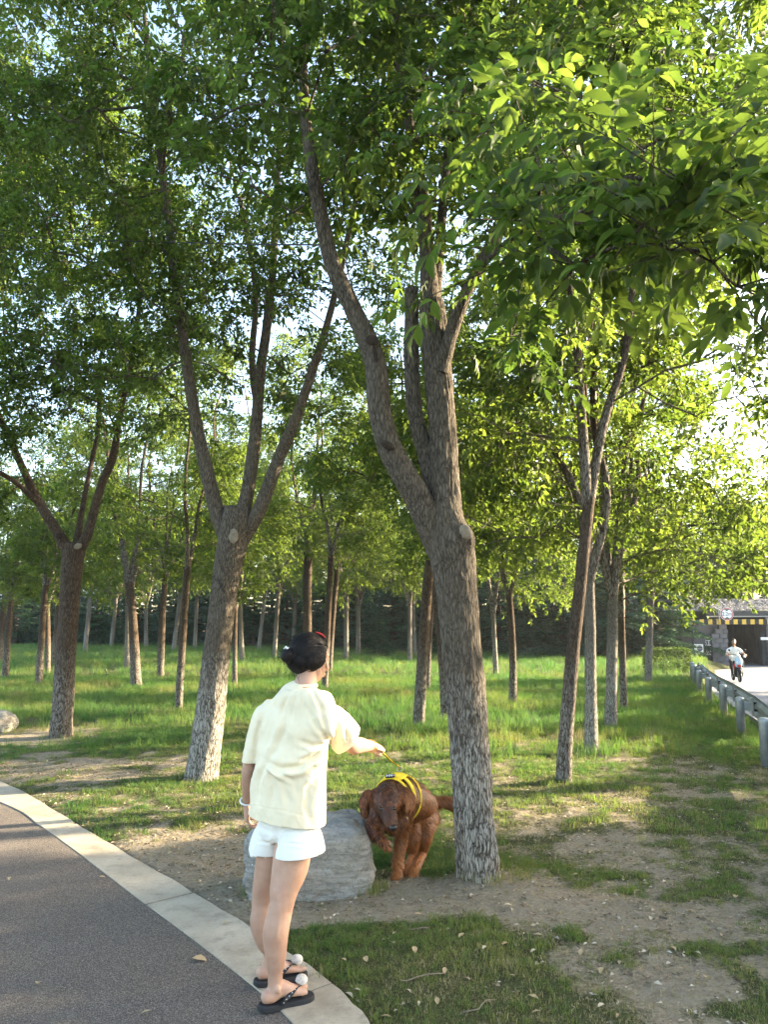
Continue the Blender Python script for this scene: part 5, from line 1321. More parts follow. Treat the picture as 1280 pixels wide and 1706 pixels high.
# t-shirt
sil = [(1390, 413, 543), (1366, 413, 543), (1345, 415, 543), (1320, 417, 544), (1290, 421, 545), (1260, 426, 547), (1235, 430, 549), (1210, 430, 556), (1190, 433, 566), (1176, 440, 565), (1164, 450, 556), (1154, 463, 544), (1146, 476, 533), (1141, 484, 527)]
AZ = R(32); rows = []
for v, l, r in sil:
    k = mpp(YB, v) ; hw = (r - l) / 2 * k; b = .150 if v > 1330 else .138 if v > 1240 else (.120 if v > 1190 else .105 if v > 1160 else .082 if v > 1150 else .066)
    b = min(b, hw * .95); a = math.sqrt(max(hw * hw - (b * math.sin(AZ)) ** 2, 1e-4)) / math.cos(AZ)
    rows.append((*W3((l + r) / 2, v, YB + (.0 if v > 1160 else .01)), a, b))
sh_parts = [ell_tube(rows_of(rows, .012), across(AZ), 40)]
sh_parts.append(ell_tube(rows_of([pxrow(528, 1196, 3.66, 28, 28), pxrow(554, 1202, 3.68, 28, 26), pxrow(571, 1220, 3.72, 28, 25), pxrow(583, 1240, 3.77, 26, 25), pxrow(592, 1254, 3.80, 25, 24)], .012), (1, 0, .6), 26))
sh_parts.append(ell_tube(rows_of([pxrow(460, 1188, 3.71, 22, 22), pxrow(443, 1194, 3.715, 21, 23), pxrow(434, 1212, 3.72, 19, 23), pxrow(426, 1238, 3.72, 17, 23), pxrow(419, 1262, 3.72, 15, 23), pxrow(416, 1282, 3.72, 15, 23)], .012), (1, 0, 0), 26))
sme = weld('t_shirt', sh_parts, .0055, 9, .5)
V = co(sme); Nn = nor(sme); U_, V_ = px_of(V)
def crease(line, depth, width, skew=0.0, fade=(0, 0)):
    """fold along a line given in photograph pixels on the back of the shirt: hollow with a raised lip on one side"""
    best = np.full(len(V), 1e9); sd = np.zeros(len(V)); par = np.zeros(len(V)); L = len(line) - 1
    for i in range(L):
        a = np.array(line[i], float); b = np.array(line[i + 1], float); ab = b - a; q = np.stack([U_ - a[0], V_ - a[1]], 1)
        tt = np.clip(q @ ab / (ab @ ab), 0, 1); e = q - tt[:, None] * ab; dd = np.linalg.norm(e, axis=1); cr = (ab[0] * q[:, 1] - ab[1] * q[:, 0]) / np.linalg.norm(ab)
        m = dd < best; best[m] = dd[m]; sd[m] = cr[m]; par[m] = (i + tt[m]) / L
    env = np.minimum(1, np.minimum((par + .02) / .25, (1.02 - par) / .35)) if not fade[0] else np.minimum(1, (1.02 - par) / .5)
    env = np.clip(env, 0, 1) * (best < width * 5)
    sgn = np.where(sd > 0, 1, -1)
    prof = -np.exp(-(best / width) ** 2) + (.75 + skew * sgn) * np.exp(-((best - width * 1.9) / (width * 1.25)) ** 2)
    return depth * prof * env
vis = np.clip((-(Nn[:, 1]) + .15) / .5, 0, 1)
D = np.zeros(len(V))
for line, dp, w, sk_2 in [
    ([(446, 1268), (470, 1281), (498, 1278), (528, 1258), (549, 1237)], .010, 5, .4), ([(446, 1268), (466, 1286), (492, 1303)], .006, 3.5, .2),
    ([(446, 1268), (462, 1246), (474, 1212), (480, 1165)], .007, 5, -.4), ([(446, 1268), (432, 1300), (427, 1350)], .006, 4.5, .2), ([(446, 1268), (455, 1310), (450, 1358)], .004, 5, .1),
    ([(549, 1237), (532, 1214), (514, 1180)], .007, 4, .2), ([(549, 1239), (522, 1243), (494, 1232)], .006, 4, -.2), ([(549, 1240), (534, 1286), (506, 1325)], .005, 5, .2), ([(547, 1245), (541, 1300), (534, 1355)], .005, 4.5, .1),
    ([(549, 1236), (540, 1206), (533, 1165)], .006, 3.5, .1), ([(549, 1238), (520, 1262), (490, 1268)], .005, 4, .0),
    ([(482, 1150), (474, 1172), (462, 1215)], .004, 3, .1), ([(492, 1150), (489, 1180), (486, 1205)], .003, 3, .1), ([(503, 1150), (504, 1180)], .003, 3, .1), ([(520, 1150), (531, 1172), (545, 1190)], .004, 3, .1),
    ([(556, 1186), (562, 1212), (560, 1248)], .005, 4, .1), ([(566, 1190), (576, 1214), (580, 1240)], .004, 3.5, .1), ([(572, 1195), (590, 1222)], .004, 3, .1),
    ([(437, 1192), (428, 1225), (424, 1262)], .005, 3.5, .1), ([(470, 1310), (482, 1335), (478, 1362)], .003, 5, 0), ([(515, 1310), (512, 1345), (516, 1370)], .003, 5, 0)]:
    D += crease(line, dp, w, sk_2)
D *= vis * 1.35
hl = V_ - (1362 + (U_ - 478) * .145); D -= .0022 * np.exp(-((hl + 9) / 1.1) ** 2) * vis
rdg = 1 - np.abs(fbm(V * np.array([17, 17, 9]) + 3.1, 3) * 2 - 1); D += (rdg ** 5 - .3) * .003 * np.clip(vis + .3, 0, 1)
D += (fbm(V * 9, 3) - .5) * .012 + (fbm(V * np.array([26, 26, 12]), 3) - .5) * .006
V2 = V + Nn * D[:, None]
hm = np.clip((V_ - 1335) / 35, 0, 1); V2[:, 2] += hm * (478 - U_) / 64 * -.0 + hm * (V[:, 0] - V[:, 0].mean()) * -.14
setco(sme, V2)
def cut(me, cuts):
    """cuts: (plane point, outward normal, centre, radius): open the closed loft where the cloth ends"""
    bm = bmesh.new(); bm.from_mesh(me)
    for pt, nn, c_, r_ in cuts:
        c_ = Vector(c_); fs = [f for f in bm.faces if (f.calc_center_median() - c_).length < r_]; ge = list({v for f in fs for v in f.verts}) + list({e for f in fs for e in f.edges}) + fs
        bmesh.ops.bisect_plane(bm, geom=ge, dist=1e-5, plane_co=pt, plane_no=nn, clear_outer=True)
    bm.to_mesh(me); bm.free(); me.polygons.foreach_set('use_smooth', np.ones(len(me.polygons), bool)); me.update()
hemc = W3(478, 1364, YB)
cut(sme, [(hemc, (-.10, -.02, -1), hemc, .35), (W3(577, 1234, 3.755), (.66, .42, -.62), W3(588, 1247, 3.79), .115), (W3(417, 1268, 3.72), (-.05, 0, -1), W3(416, 1276, 3.72), .075)])
so_ = under('t_shirt', sme, shirt_m); sd_m = so_.modifiers.new('thick', 'SOLIDIFY'); sd_m.thickness = .0035; sd_m.offset = -1
# stitched band at the neck and hem lines
def ring_band(name, row, h, mat, grow_=.004):
    r = [(row[0], row[1], row[2] + z, row[3] + grow_, row[4] + grow_) for z in (-h / 2, -h / 2 + .002, h / 2 - .002, h / 2)]
    r[0] = (*r[0][:3], row[3], row[4]); r[-1] = (*r[-1][:3], row[3], row[4])
    V, F = ell_tube(r, across(AZ), 40); return MB().add(V - GO, F).build(name, mat, girl, True)
ring_band('collar', (*W3(506, 1142, YB + .01), .064, .060), .016, shirt_m, .003)
# shorts: hips and two leg openings
HZ = R(45)
sp = [ell_tube(rows_of([(*W3(482, 1335, YB), .130, .100), (*W3(481, 1362, YB), .148, .112), (*W3(480, 1385, YB), .152, .116), (*W3(480, 1394, YB), .140, .105)], .015), across(HZ), 36),
      ell_tube(rows_of([(*W3(493, 1378, 3.62), .092, .100), (*W3(498, 1398, 3.605), .104, .104), (*W3(500, 1416, 3.595), .113, .106), (*W3(500, 1436, 3.59), .118, .107)], .012), facing(HA), 30),
      ell_tube(rows_of([(*W3(464, 1378, 3.72), .090, .095), (*W3(457, 1396, 3.735), .100, .100), (*W3(453, 1410, 3.745), .108, .102), (*W3(452, 1430, 3.755), .112, .103)], .012), facing(HA), 30)]
pme = weld('shorts', sp, .005, 2, .5); V = co(pme); Nn = nor(pme); U_, V_ = px_of(V)
D = (fbm(V * np.array([14, 14, 8]), 3) - .5) * .008
for line, dp, w in [([(463, 1372), (462, 1390), (457, 1420)], .006, 4), ([(462, 1387), (478, 1381), (500, 1379)], .0035, 3.5), ([(462, 1389), (440, 1381), (425, 1376)], .003, 3.5), ([(470, 1404), (500, 1407), (536, 1404)], .003, 2.0), ([(425, 1401), (445, 1404), (458, 1400)], .003, 2.0), ([(520, 1378), (524, 1400)], .003, 3)]:
    D += crease(line, dp, w, .1)
# side slit notch at the right hem
notch = np.exp(-((U_ - 532) / 2.2) ** 2) * np.clip((V_ - 1404) / 14, 0, 1); D -= notch * .006
setco(pme, V + Nn * D[:, None])
zr_, zl_ = W3(500, 1421, 3.595)[2], W3(453, 1413, 3.745)[2]
cut(pme, [(W3(500, 1421, 3.595), (.08, 0, -1), W3(501, 1430, 3.59), .118), (W3(453, 1413, 3.745), (.0, 0, -1), W3(452, 1424, 3.755), .112)])
po_ = under('shorts', pme, shorts_m); pm_ = po_.modifiers.new('thick', 'SOLIDIFY'); pm_.thickness = .003; pm_.offset = -1
# hair: cap, bun, loose strands
t = NT('black_hair'); c = t.coord(); n = t.noise(t.scale(c, (1, 1, .15)), 260, 4)
hair_m = t.done(t.bsdf(t.ramp(n, [(.3, (.006, .005, .005)), (.7, (.016, .012, .011))]), .62, .2, t.bump(n, .3, .002)))
bun = hp_(.012, -.122, -.020)
hp = [ellipsoid(hp_(0, -.012, .010), (.084, .097, .098), HM), ellipsoid(hp_(0, -.045, -.030), (.072, .062, .065), HM), ellipsoid(bun, (.036, .032, .036), HM, 12), ellipsoid(hp_(0, -.090, -.012), (.035, .03, .035), HM, 10)]
for s_ in (-1, 1):
    hp.append(ell_tube(rows_of([(*hp_(s_ * .068, .030, .050), .035, .014), (*hp_(s_ * .078, .012, .0), .042, .013), (*hp_(s_ * .078, -.004, -.035), .036, .013), (*hp_(s_ * .066, -.02, -.062), .025, .012)], .01), hf2, 12))
hme = weld('hair', hp, .0045, 3, .5); V = co(hme); Nn = nor(hme)
rel = (V - hc) @ HM
face_cut = (rel[:, 1] > .045) & (rel[:, 2] < .062 - .25 * (rel[:, 1] - .045))
ang = np.arctan2(rel[:, 2] + .02, rel[:, 1] + .11)
gro = np.abs(np.sin((ang * 17 + rel[:, 0] * 30 + 2 * fbm(V * 20, 2)) * 2)) ** 2
bd = np.linalg.norm(V - bun, axis=1); swirl = np.abs(np.sin(np.arctan2((V - bun) @ hu, (V - bun) @ ha) * 2 + bd * 160)) * (bd < .05)
Dh = -.0008 * gro - .003 * swirl + (fbm(V * 60, 2) - .5) * .004
V = V + Nn * Dh[:, None]; V[face_cut] -= (hf2 * .035)[None] * 1.0
setco(hme, V); hobj = under('hair', hme, hair_m)
rng = np.random.default_rng(14); Vh = co(hme) + GO; Nh = nor(hme); rl = (Vh - hc) @ HM
okh = np.nonzero((rl[:, 1] < .07) & (rl[:, 2] > -.07) & (np.linalg.norm(Vh - bun, axis=1) > .04))[0]; pk = rng.choice(okh, 2600)
p0 = Vh[pk] + Nh[pk] * .0012; dr_ = (bun - hf2 * -.02) - p0; dr_ = dr_ - Nh[pk] * (dr_ * Nh[pk]).sum(1, keepdims=True); dr_ /= np.maximum(np.linalg.norm(dr_, axis=1, keepdims=True), 1e-4); dr_ += rng.normal(0, .06, dr_.shape)
Ls = rng.uniform(.02, .045, len(pk)); sdv = np.cross(dr_, Nh[pk]); cv = 5.0
q1 = p0 + dr_ * (Ls * .5)[:, None] - Nh[pk] * (cv * .5 * (Ls * .5) ** 2 * 2)[:, None] + Nh[pk] * .0008; q2 = p0 + dr_ * Ls[:, None] - Nh[pk] * (cv * Ls ** 2)[:, None] * 1.0
wd = .0009; SV = np.stack([p0 - sdv * wd, p0 + sdv * wd, q1 + sdv * wd, q1 - sdv * wd, q2], 1).reshape(-1, 3) - GO; i5 = np.arange(len(pk)) * 5
obj('strands', np_mesh('strands', SV, [np.stack([i5, i5 + 1, i5 + 2, i5 + 3], 1), np.stack([i5 + 3, i5 + 2, i5 + 4], 1)]), hair_m, hobj)['kind'] = 'stuff'
rng = np.random.default_rng(4); mb = MB()
for i in range(46):
    s_ = rng.choice([-1, 1]); a0 = hp_(s_ * rng.uniform(.055, .078), rng.uniform(-.02, .055), rng.uniform(-.02, .03)); L = rng.uniform(.05, .12)
    if i < 18: a0 = hp_(rng.uniform(-.05, .05), rng.uniform(-.085, -.06), rng.uniform(-.085, -.055)); L = rng.uniform(.02, .06)
    if i > 40: a0 = hp_(*rng.uniform(-.05, .05, 2), .10); 
    e = a0 + np.array([rng.normal(0, .012), rng.normal(0, .012), -L]); m_ = (a0 + e) / 2 + rng.normal(0, .008, 3)
    mb.tube([a0 - GO, m_ - GO, e - GO], [.0011, .0009, .0004], 4, False)
mb.build('loose_strands', hair_m, hobj)['kind'] = 'stuff'
rng = np.random.default_rng(9); mb = MB()
for i in range(60):
    d = rng.normal(0, 1, 3); d /= np.linalg.norm(d); a0 = bun + d * .034; e = a0 + d * rng.uniform(.006, .018) + rng.normal(0, .008, 3); mb.tube([a0 - GO, (a0 + e) / 2 + rng.normal(0, .004, 3) - GO, e - GO], [.001, .0009, .0004], 4, False)
mb.build('bun_strands', hair_m, hobj)['kind'] = 'stuff'
pearl_m = simple_mat('pearl', (.8, .78, .72), .25, .6, .05)
cl = MB()
for a in np.linspace(-.5, 1.0, 9):
    q = bun + ha * (.030 * math.sin(a)) + hu * (.036 + .004 * math.cos(a * 6)) * math.cos(a * .5) - hf2 * .012; V, F = ellipsoid(q - GO, (.0038,) * 3, None, 5); cl.add(V, F)
cl.build('hair_clip', pearl_m, girl, True)
V, F = ell_tube(rows_of([(*(hp_(.030, .052, .093) - GO), .006, .003), (*(hp_(.020, .030, .106) - GO), .009, .005), (*(hp_(.012, .005, .111) - GO), .006, .003)], .006), ha, 10); MB().add(V, F).build('hair_pin', red_m, girl, True)
# bracelets
def torus(c, ax, R_, r_, mat, name, n=28):
    ax = np.array(ax, float); ax /= np.linalg.norm(ax); u = np.cross(ax, [0, 0, 1.]); u = u if np.linalg.norm(u) > .1 else np.cross(ax, [1., 0, 0]); u /= np.linalg.norm(u); w = np.cross(ax, u)
    pts = [np.array(c) + R_ * (math.cos(a) * u + math.sin(a) * w) for a in np.linspace(0, 2 * PI, n)]
    V, F = tube_np(pts, r_, 6, False); return MB().add(V - GO, F).build(name, mat, girl, True)
gold_m = simple_mat('gold', (.65, .45, .15), .3, .5, .05, Metallic=.8)
torus(elL * .06 + wrL * .94, wrL - elL, .032, .0042, white_m, 'bracelet'); torus(elR * .10 + wrR * .90, wrR - elR, .0305, .0022, gold_m, 'bracelet'); torus(elR * .02 + wrR * .98, wrR - elR + np.array([.02, 0, .03]), .0300, .0022, gold_m, 'bracelet')
# sandals
foam_m = simple_mat('black_foam', (.028, .028, .03), .75, .25, .15, 40, .3, 150); strap_m = simple_mat('black_strap', (.018, .018, .02), .5, .35)
petal_m = simple_mat('cream_petal', (.56, .50, .44), .75, .2, .3, 30, .4, 60)
for heel, toe, sgn in ((heelR, toeR, 1), (heelL, toeL, -1)):
    fd = toe - heel; fd /= np.linalg.norm(fd); sd_ = np.array([fd[1], -fd[0], 0]); up_ = np.array([0, 0, 1.])
    sn = empty('sandal', heel - GO, None, None); sn.parent = girl
    L_ = .245; prof = [(-.03, .0), (-.026, .018), (-.01, .032), (.03, .036), (.08, .033), (.13, .040), (.17, .045), (.20, .040), (.222, .024), (.229, .0)]
    out = [(s, w) for s, w in prof] + [(s, -w * (.93 if sgn > 0 else 1)) for s, w in prof[-2:0:-1]]
    out = np.array(out); k = len(out); oc = np.vstack([out, out[:1]])
    oc = catmull(np.c_[oc, np.zeros(len(oc))], .006)[:-1, :2]; k = len(oc)
    V = []; 
    for z, g_ in ((.004, .96), (.008, 1.0), (.022, 1.0), (.028, .97)):
        for s, w in oc: V.append(fd * ((s - .1) * g_ + .1) + sd_ * w * g_ + up_ * (z + .006 * max(0, (.02 - s) / .05)))
    F = [tuple(range(k - 1, -1, -1)), tuple(3 * k + i for i in range(k))]
    for j in range(3):
        for i in range(k): F.append((j * k + i, j * k + (i + 1) % k, (j + 1) * k + (i + 1) % k, (j + 1) * k + i))
    MB().add(V, F).build('sole', foam_m, sn, False)
    post = fd * .175 - sd_ * .010 * sgn + up_ * .060
    for s_ in (-1, 1):
        a0 = fd * .062 + sd_ * s_ * .038 + up_ * .026; m1 = fd * .085 + sd_ * s_ * .041 + up_ * .050; m2 = fd * .135 + sd_ * s_ * .026 + up_ * .073
        rr = rows_of([(*a0, .010, .0025), (*m1, .010, .0025), (*m2, .009, .0025), (*post, .007, .0028)], .006); V, F = ell_tube(rr, fd + up_ * .3, 10); so = MB().add(V, F).build('strap', strap_m, sn, True)
        dots = MB()
        for q in rr[2:-2:3]:
            V, F = ellipsoid(q[:3] + sd_ * s_ * .0032 + up_ * .0022, (.0022,) * 3, None, 4); dots.add(V, F)
        dots.build('stud_row', white_m, so)
    MB().tube([post, fd * .186 - sd_ * .010 * sgn + up_ * .026], .004, 8).build('toe_post', strap_m, sn, True)
    fl = MB(); rg = np.random.default_rng(3 + sgn)
    for j in range(11):
        a = j * 2.4; ph = .25 + .11 * j; d = np.array([math.cos(a) * math.sin(ph), math.sin(a) * math.sin(ph), math.cos(ph)]); V, F = ellipsoid((0, 0, 0), (.020, .017, .006), None, 7)
        zz = d; xx = np.cross([0.1, .2, 1.], zz); xx /= np.linalg.norm(xx); yy = np.cross(zz, xx); V = V @ np.stack([xx, yy, zz], 1).T + post + up_ * .022 + d * .019; fl.add(V, F)
    fl.build('flower', petal_m, sn, True)
# ------------------------------------------------------------------ the dog
def gland(u, v): q = G(u, v); z = float(land(np.array([q.x]), np.array([q.y]))[0]); q = G(u, v, z); return np.array(q)
pawF = gland(662, 1467); pawHL = gland(690, 1462); pawHR = gland(679, 1458)
DO = np.array([gland(680, 1462)[0], 5.4, 0.0])
dog = empty('dog', DO, 'reddish brown long-haired dog in a yellow harness stepping past the boulder, head lowered', 'dog')
dp = []
spine = [(*W3(709, 1352, 5.80), .085, .085), (*W3(702, 1345, 5.70), .112, .112), (*W3(692, 1337, 5.55), .116, .118), (*W3(678, 1332, 5.40), .128, .138), (*W3(664, 1330, 5.26), .128, .142), (*W3(652, 1334, 5.13), .112, .125), (*W3(646, 1338, 5.04), .088, .098)]
SPR = rows_of(spine, .02); dp.append(ell_tube(SPR, (1, 0, 0), 28))
dp.append(ellipsoid(W3(655, 1362, 5.16), (.095, .09, .10), None, 12))
# head: skull, stop, muzzle, ears
hc_ = W3(645, 1337, 4.96)
dp.append(ell_tube(rows_of([(*W3(650, 1332, 5.08), .095, .095), (*W3(647, 1331, 5.00), .095, .090), (*W3(645, 1338, 4.93), .092, .080), (*W3(646, 1349, 4.885), .070, .062), (*W3(648.5, 1359, 4.855), .050, .048), (*W3(651, 1369, 4.835), .045, .043), (*W3(653.5, 1379, 4.825), .039, .036), (*W3(654.5, 1383, 4.822), .026, .022)], .012), (1, 0, -.2), 24))
for s_, u0 in ((-1, 633), (1, 662)): dp.append(ellipsoid(W3(u0, 1340, 4.895), (.028, .025, .020), None, 8))
for pts in ([(632, 1320, 4.97, .028, .014), (619, 1322, 4.955, .036, .014), (610, 1331, 4.94, .046, .013), (608, 1346, 4.93, .040, .011), (612, 1360, 4.93, .018, .008)],
            [(662, 1317, 4.97, .026, .014), (675, 1319, 4.965, .034, .013), (683, 1330, 4.95, .042, .012), (684, 1344, 4.945, .034, .010), (680, 1356, 4.945, .015, .008)]):
    dp.append(ell_tube(rows_of([(*W3(u, v, d), a, b) for u, v, d, a, b in pts], .01), (.9, .4, .2), 14))
# front leg on the ground
def paw(p, fd, s=1.0):
    out = [ell_tube(rows_of([(*(p + [0, 0, .030]), .032 * s, .030 * s), (*(p + fd * .03 + [0, 0, .026]), .038 * s, .024 * s), (*(p + fd * .06 + [0, 0, .020]), .034 * s, .018 * s)], .01), np.cross(fd, [0, 0, 1.]), 14)]
    sd = np.cross(fd, [0, 0, 1.])
    for k in range(4):
        q = p + fd * (.055 + .012 * (k in (1, 2))) + sd * (k - 1.5) * .017 * s + [0, 0, .016]; out.append(ellipsoid(q, (.011 * s, .017 * s, .013 * s), None, 7))
    return out
cf = np.array([-.12, -1, 0.]); cf /= np.linalg.norm(cf)
pf = pawF - cf * .03
dp.append(ell_tube(rows_of([(*W3(672, 1345, 5.24), .075, .08), (*W3(671, 1368, 5.24), .062, .065), (*W3(669, 1388, 5.26), .046, .050), (*W3(666, 1410, 5.25), .037, .040), (*W3(664, 1430, 5.23), .031, .032), (*(pf + [0, 0, .075]), .030, .028), (*(pf + [0, 0, .03]), .033, .032)], .015), (1, 0, 0), 18)); dp += paw(pf, cf)
# front leg lifted and folded
wr_ = W3(626, 1390, 5.02); pw = W3(639, 1402, 4.98)
dp.append(ell_tube(rows_of([(*W3(636, 1345, 5.16), .07, .08), (*W3(628, 1365, 5.12), .056, .062), (*W3(622, 1381, 5.07), .043, .046), (*wr_, .034, .034), (*(wr_ * .4 + pw * .6), .031, .030), (*pw, .033, .026), (*(pw + np.array([.028, -.01, -.028])), .028, .020)], .012), (0, 1, 0), 16))
# hind legs
hf_ = np.array([-.2, -1, 0.]); hf_ /= np.linalg.norm(hf_)
for paw_p, hip_, knee_, hock_ in ((pawHL - hf_ * .03, (709, 1358, 5.70, .098, .11), (706, 1385, 5.56, .066, .078), (704, 1424, 5.60)), (pawHR - hf_ * .03, (686, 1362, 5.66, .085, .10), (686, 1390, 5.50, .060, .072), (686, 1428, 5.54))):
    hk = W3(*hock_)
    dp.append(ell_tube(rows_of([(*W3(*hip_[:3]), *hip_[3:]), (*W3(*knee_[:3]), *knee_[3:]), (*(W3(*knee_[:3]) * .45 + hk * .55 + np.array([0, .015, 0])), .045, .050), (*hk, .029, .034), (*(hk * .45 + paw_p * .55 + [0, 0, .02]), .026, .026), (*(paw_p + [0, 0, .03]), .031, .030)], .015), (1, 0, 0), 18)); dp += paw(paw_p, hf_, .95)
# tail
dp.append(ell_tube(rows_of([(*W3(712, 1343, 5.82), .035, .035), (*W3(724, 1336, 5.85), .030, .030), (*W3(738, 1334, 5.86), .031, .034), (*W3(752, 1338, 5.86), .032, .040), (*W3(764, 1348, 5.86), .030, .042), (*W3(774, 1364, 5.86), .018, .025)], .012), (0, 1, 0), 14))
dme = weld('body', dp, .0065, 7, .5)
V = co(dme); Nn = nor(dme)
U_, V_ = px_of(V)
# coat tone: dark head and saddle, rusty legs and rear
hd = np.exp(-(np.linalg.norm(V - W3(645, 1345, 4.93), axis=1) / .20) ** 4)
leg = np.clip((.36 - V[:, 2]) / .18, 0, 1)
ear_t = np.exp(-(np.linalg.norm((V - W3(681, 1335, 4.96)) * [1, .5, 1], axis=1) / .06) ** 2) * .9 + np.exp(-(np.linalg.norm((V - W3(616, 1328, 4.95)) * [1, .5, 1], axis=1) / .05) ** 2) * .45 + np.exp(-(np.linalg.norm(V - W3(640, 1345, 4.87), axis=1) / .018) ** 2) * .4 + np.exp(-(np.linalg.norm(V - W3(661, 1344, 4.87), axis=1) / .018) ** 2) * .4
tone = np.clip(.52 + ear_t + .42 * leg - .38 * hd + .30 * np.clip((V[:, 1] - 5.35) / .35, 0, 1) + .35 * (fbm(V * 14, 3) - .5), 0, 1)
V = V + Nn * ((fbm(V * np.array([30, 30, 14]), 3) - .5) * .014)[:, None]
setco(dme, V); add_attr(dme, 'tone', tone)
def coat_mat(name, rough):
    t = NT(name); a = t.attr('tone'); c = t.coord(); n = t.noise(c, 90, 4)
    col = t.ramp(t.math('ADD', a, t.math('MULTIPLY', t.math('SUBTRACT', n, .5), .3)), [(0, (.024, .010, .005)), (.35, (.075, .025, .009)), (.65, (.18, .060, .018)), (1, (.34, .13, .042))])
    return t.done(t.bsdf(col, rough, .3, t.bump(n, .4, .006)))
coat_m = coat_mat('russet_coat', .55); fur_m = coat_mat('russet_fur', .42)
Vs = V - DO; setco(dme, Vs); obj('body', dme, coat_m, dog)
# fur strands
rng = np.random.default_rng(2)
nf = 42000; me = dme; me.calc_loop_triangles(); nt = len(me.loop_triangles); tv = np.zeros(nt * 3, np.int32); me.loop_triangles.foreach_get('vertices', tv); tv = tv.reshape(-1, 3)
pa, pb_, pc_ = Vs[tv[:, 0]], Vs[tv[:, 1]], Vs[tv[:, 2]]; ar = np.linalg.norm(np.cross(pb_ - pa, pc_ - pa), axis=1); pick = rng.choice(nt, nf, p=ar / ar.sum())
r1, r2 = rng.uniform(0, 1, (2, nf)); fl_ = r1 + r2 > 1; r1[fl_], r2[fl_] = 1 - r1[fl_], 1 - r2[fl_]
Pq = pa[pick] + (pb_ - pa)[pick] * r1[:, None] + (pc_ - pa)[pick] * r2[:, None]; Nq = nor(me)[tv[pick, 0]]
tn = tone[tv[pick, 0]]; Wq = Pq + DO
nose = np.linalg.norm(Wq - W3(652, 1368, 4.85), axis=1) < .09; headm = np.linalg.norm(Wq - W3(645, 1340, 4.94), axis=1) < .12; low = Wq[:, 2] < .10
tail = (px_of(Wq)[0] > 727)
flow = np.tile([.22, .55, -.75], (nf, 1)); flow[headm] = [0, .6, .3]; flow[tail] = [.5, 0, -.9]
uq, vq = px_of(Wq); ears = ((uq < 624) | (uq > 672)) & (Wq[:, 1] < 5.02) & (vq < 1370); flow[ears] = [0, -.1, -1]
fl2 = flow - Nq * (flow * Nq).sum(1, keepdims=True) ; fl2 /= np.maximum(np.linalg.norm(fl2, axis=1, keepdims=True), 1e-3)
d1 = fl2 + Nq * .22 + rng.normal(0, .13, (nf, 3)); d1 /= np.linalg.norm(d1, axis=1, keepdims=True)
Lf_ = rng.uniform(.020, .040, nf); Lf_[headm] = rng.uniform(.010, .020, headm.sum()); Lf_[nose] = .005; Lf_[low] *= .5; Lf_[tail] = rng.uniform(.02, .045, tail.sum()); Lf_[ears] = rng.uniform(.012, .026, ears.sum())
back = (Nq[:, 1] > .2) & (Wq[:, 2] < .45) & (Wq[:, 2] > .12); Lf_[back] *= 1.5
sd = np.cross(d1, Nq); sd /= np.maximum(np.linalg.norm(sd, axis=1, keepdims=True), 1e-3); ww = .0019
e1 = Pq + d1 * (Lf_ * .55)[:, None]; d2 = d1 * .8 + fl2 * .3 + np.array([0, 0, -.25]); e2 = e1 + d2 * (Lf_ * .5)[:, None]
FV = np.stack([Pq - sd * ww, Pq + sd * ww, e1 + sd * ww * .8, e1 - sd * ww * .8, e2], 1).reshape(-1, 3)
ix = np.arange(nf) * 5; FQ = np.stack([ix, ix + 1, ix + 2, ix + 3], 1); FT = np.stack([ix + 3, ix + 2, ix + 4], 1)
fme = np_mesh('fur', FV, [FQ, FT]); add_attr(fme, 'tone', np.repeat(np.clip(tn + rng.normal(0, .30, nf), 0, 1), 5)); fo = obj('fur', fme, fur_m, dog); fo['kind'] = 'stuff'
nose_m = simple_mat('wet_nose', (.012, .010, .010), .3, .5); eye_m = simple_mat('dark_eye', (.015, .008, .005), .12, .6)
V, F = ellipsoid(W3(655.5, 1379, 4.790) - DO, (.024, .018, .018), None, 10); MB().add(V, F).build('nose', nose_m, dog, True)
for u, v in ((636, 1348), (657, 1347)):
    V, F = ellipsoid(W3(u, v, 4.838) - DO, (.013, .011, .011), None, 8); MB().add(V, F).build('eye', eye_m, dog, True)
# harness: bands round chest and shoulders, back pad with name plate, ring
web_m = simple_mat('yellow_webbing', (.72, .52, .03), .7, .2, .1, 25, .3, 300)
hn = empty('harness', W3(664, 1300, 5.28) - DO, None, None); hn.parent = dog; HO = W3(664, 1300, 5.28)
Tn, An, Bn = None, None, None
sp_ = SPR[:, :3]; Tn = np.gradient(sp_, axis=0); Tn /= np.linalg.norm(Tn, axis=1, keepdims=True)
An = np.array([1., 0, 0]) - Tn * Tn[:, :1]; An /= np.linalg.norm(An, axis=1, keepdims=True); Bn = np.cross(Tn, An); Bn *= np.sign(Bn[:, 2:3])
def surf(s, th, off):
    i = s * (len(SPR) - 1); i0 = int(np.clip(math.floor(i), 0, len(SPR) - 2)); f = i - i0; L = lambda a: a[i0] * (1 - f) + a[i0 + 1] * f
    ra, rb = L(SPR[:, 3]) + off, L(SPR[:, 4]) + off; return L(sp_) + L(An) * ra * math.cos(th) + L(Bn) * rb * math.sin(th) - HO
def band(name, s0, s1, t0, t1, off=.012, n=48, taper=None):
    V = []; F = []; m = 5
    for i in range(n + 1):
        th = t0 + (t1 - t0) * i / n
        for j in range(m):
            a = j / (m - 1); sa, sb = (s0, s1) if taper is None else taper(th); V.append(surf(sa + (sb - sa) * a, th, off - (.004 if j in (0, m - 1) else 0)))
    for i in range(n):
        for j in range(m - 1): q = i * m + j; F.append((q, q + 1, q + m + 1, q + m))
    o = MB().add(V, F).build(name, web_m, hn, True); sm = o.modifiers.new('s', 'SOLIDIFY'); sm.thickness = .004; return o
band('chest_band', .65, .675, -PI * .5, PI * 1.5, .010); band('neck_band', .875, .898, -.3, PI + .3, .013)
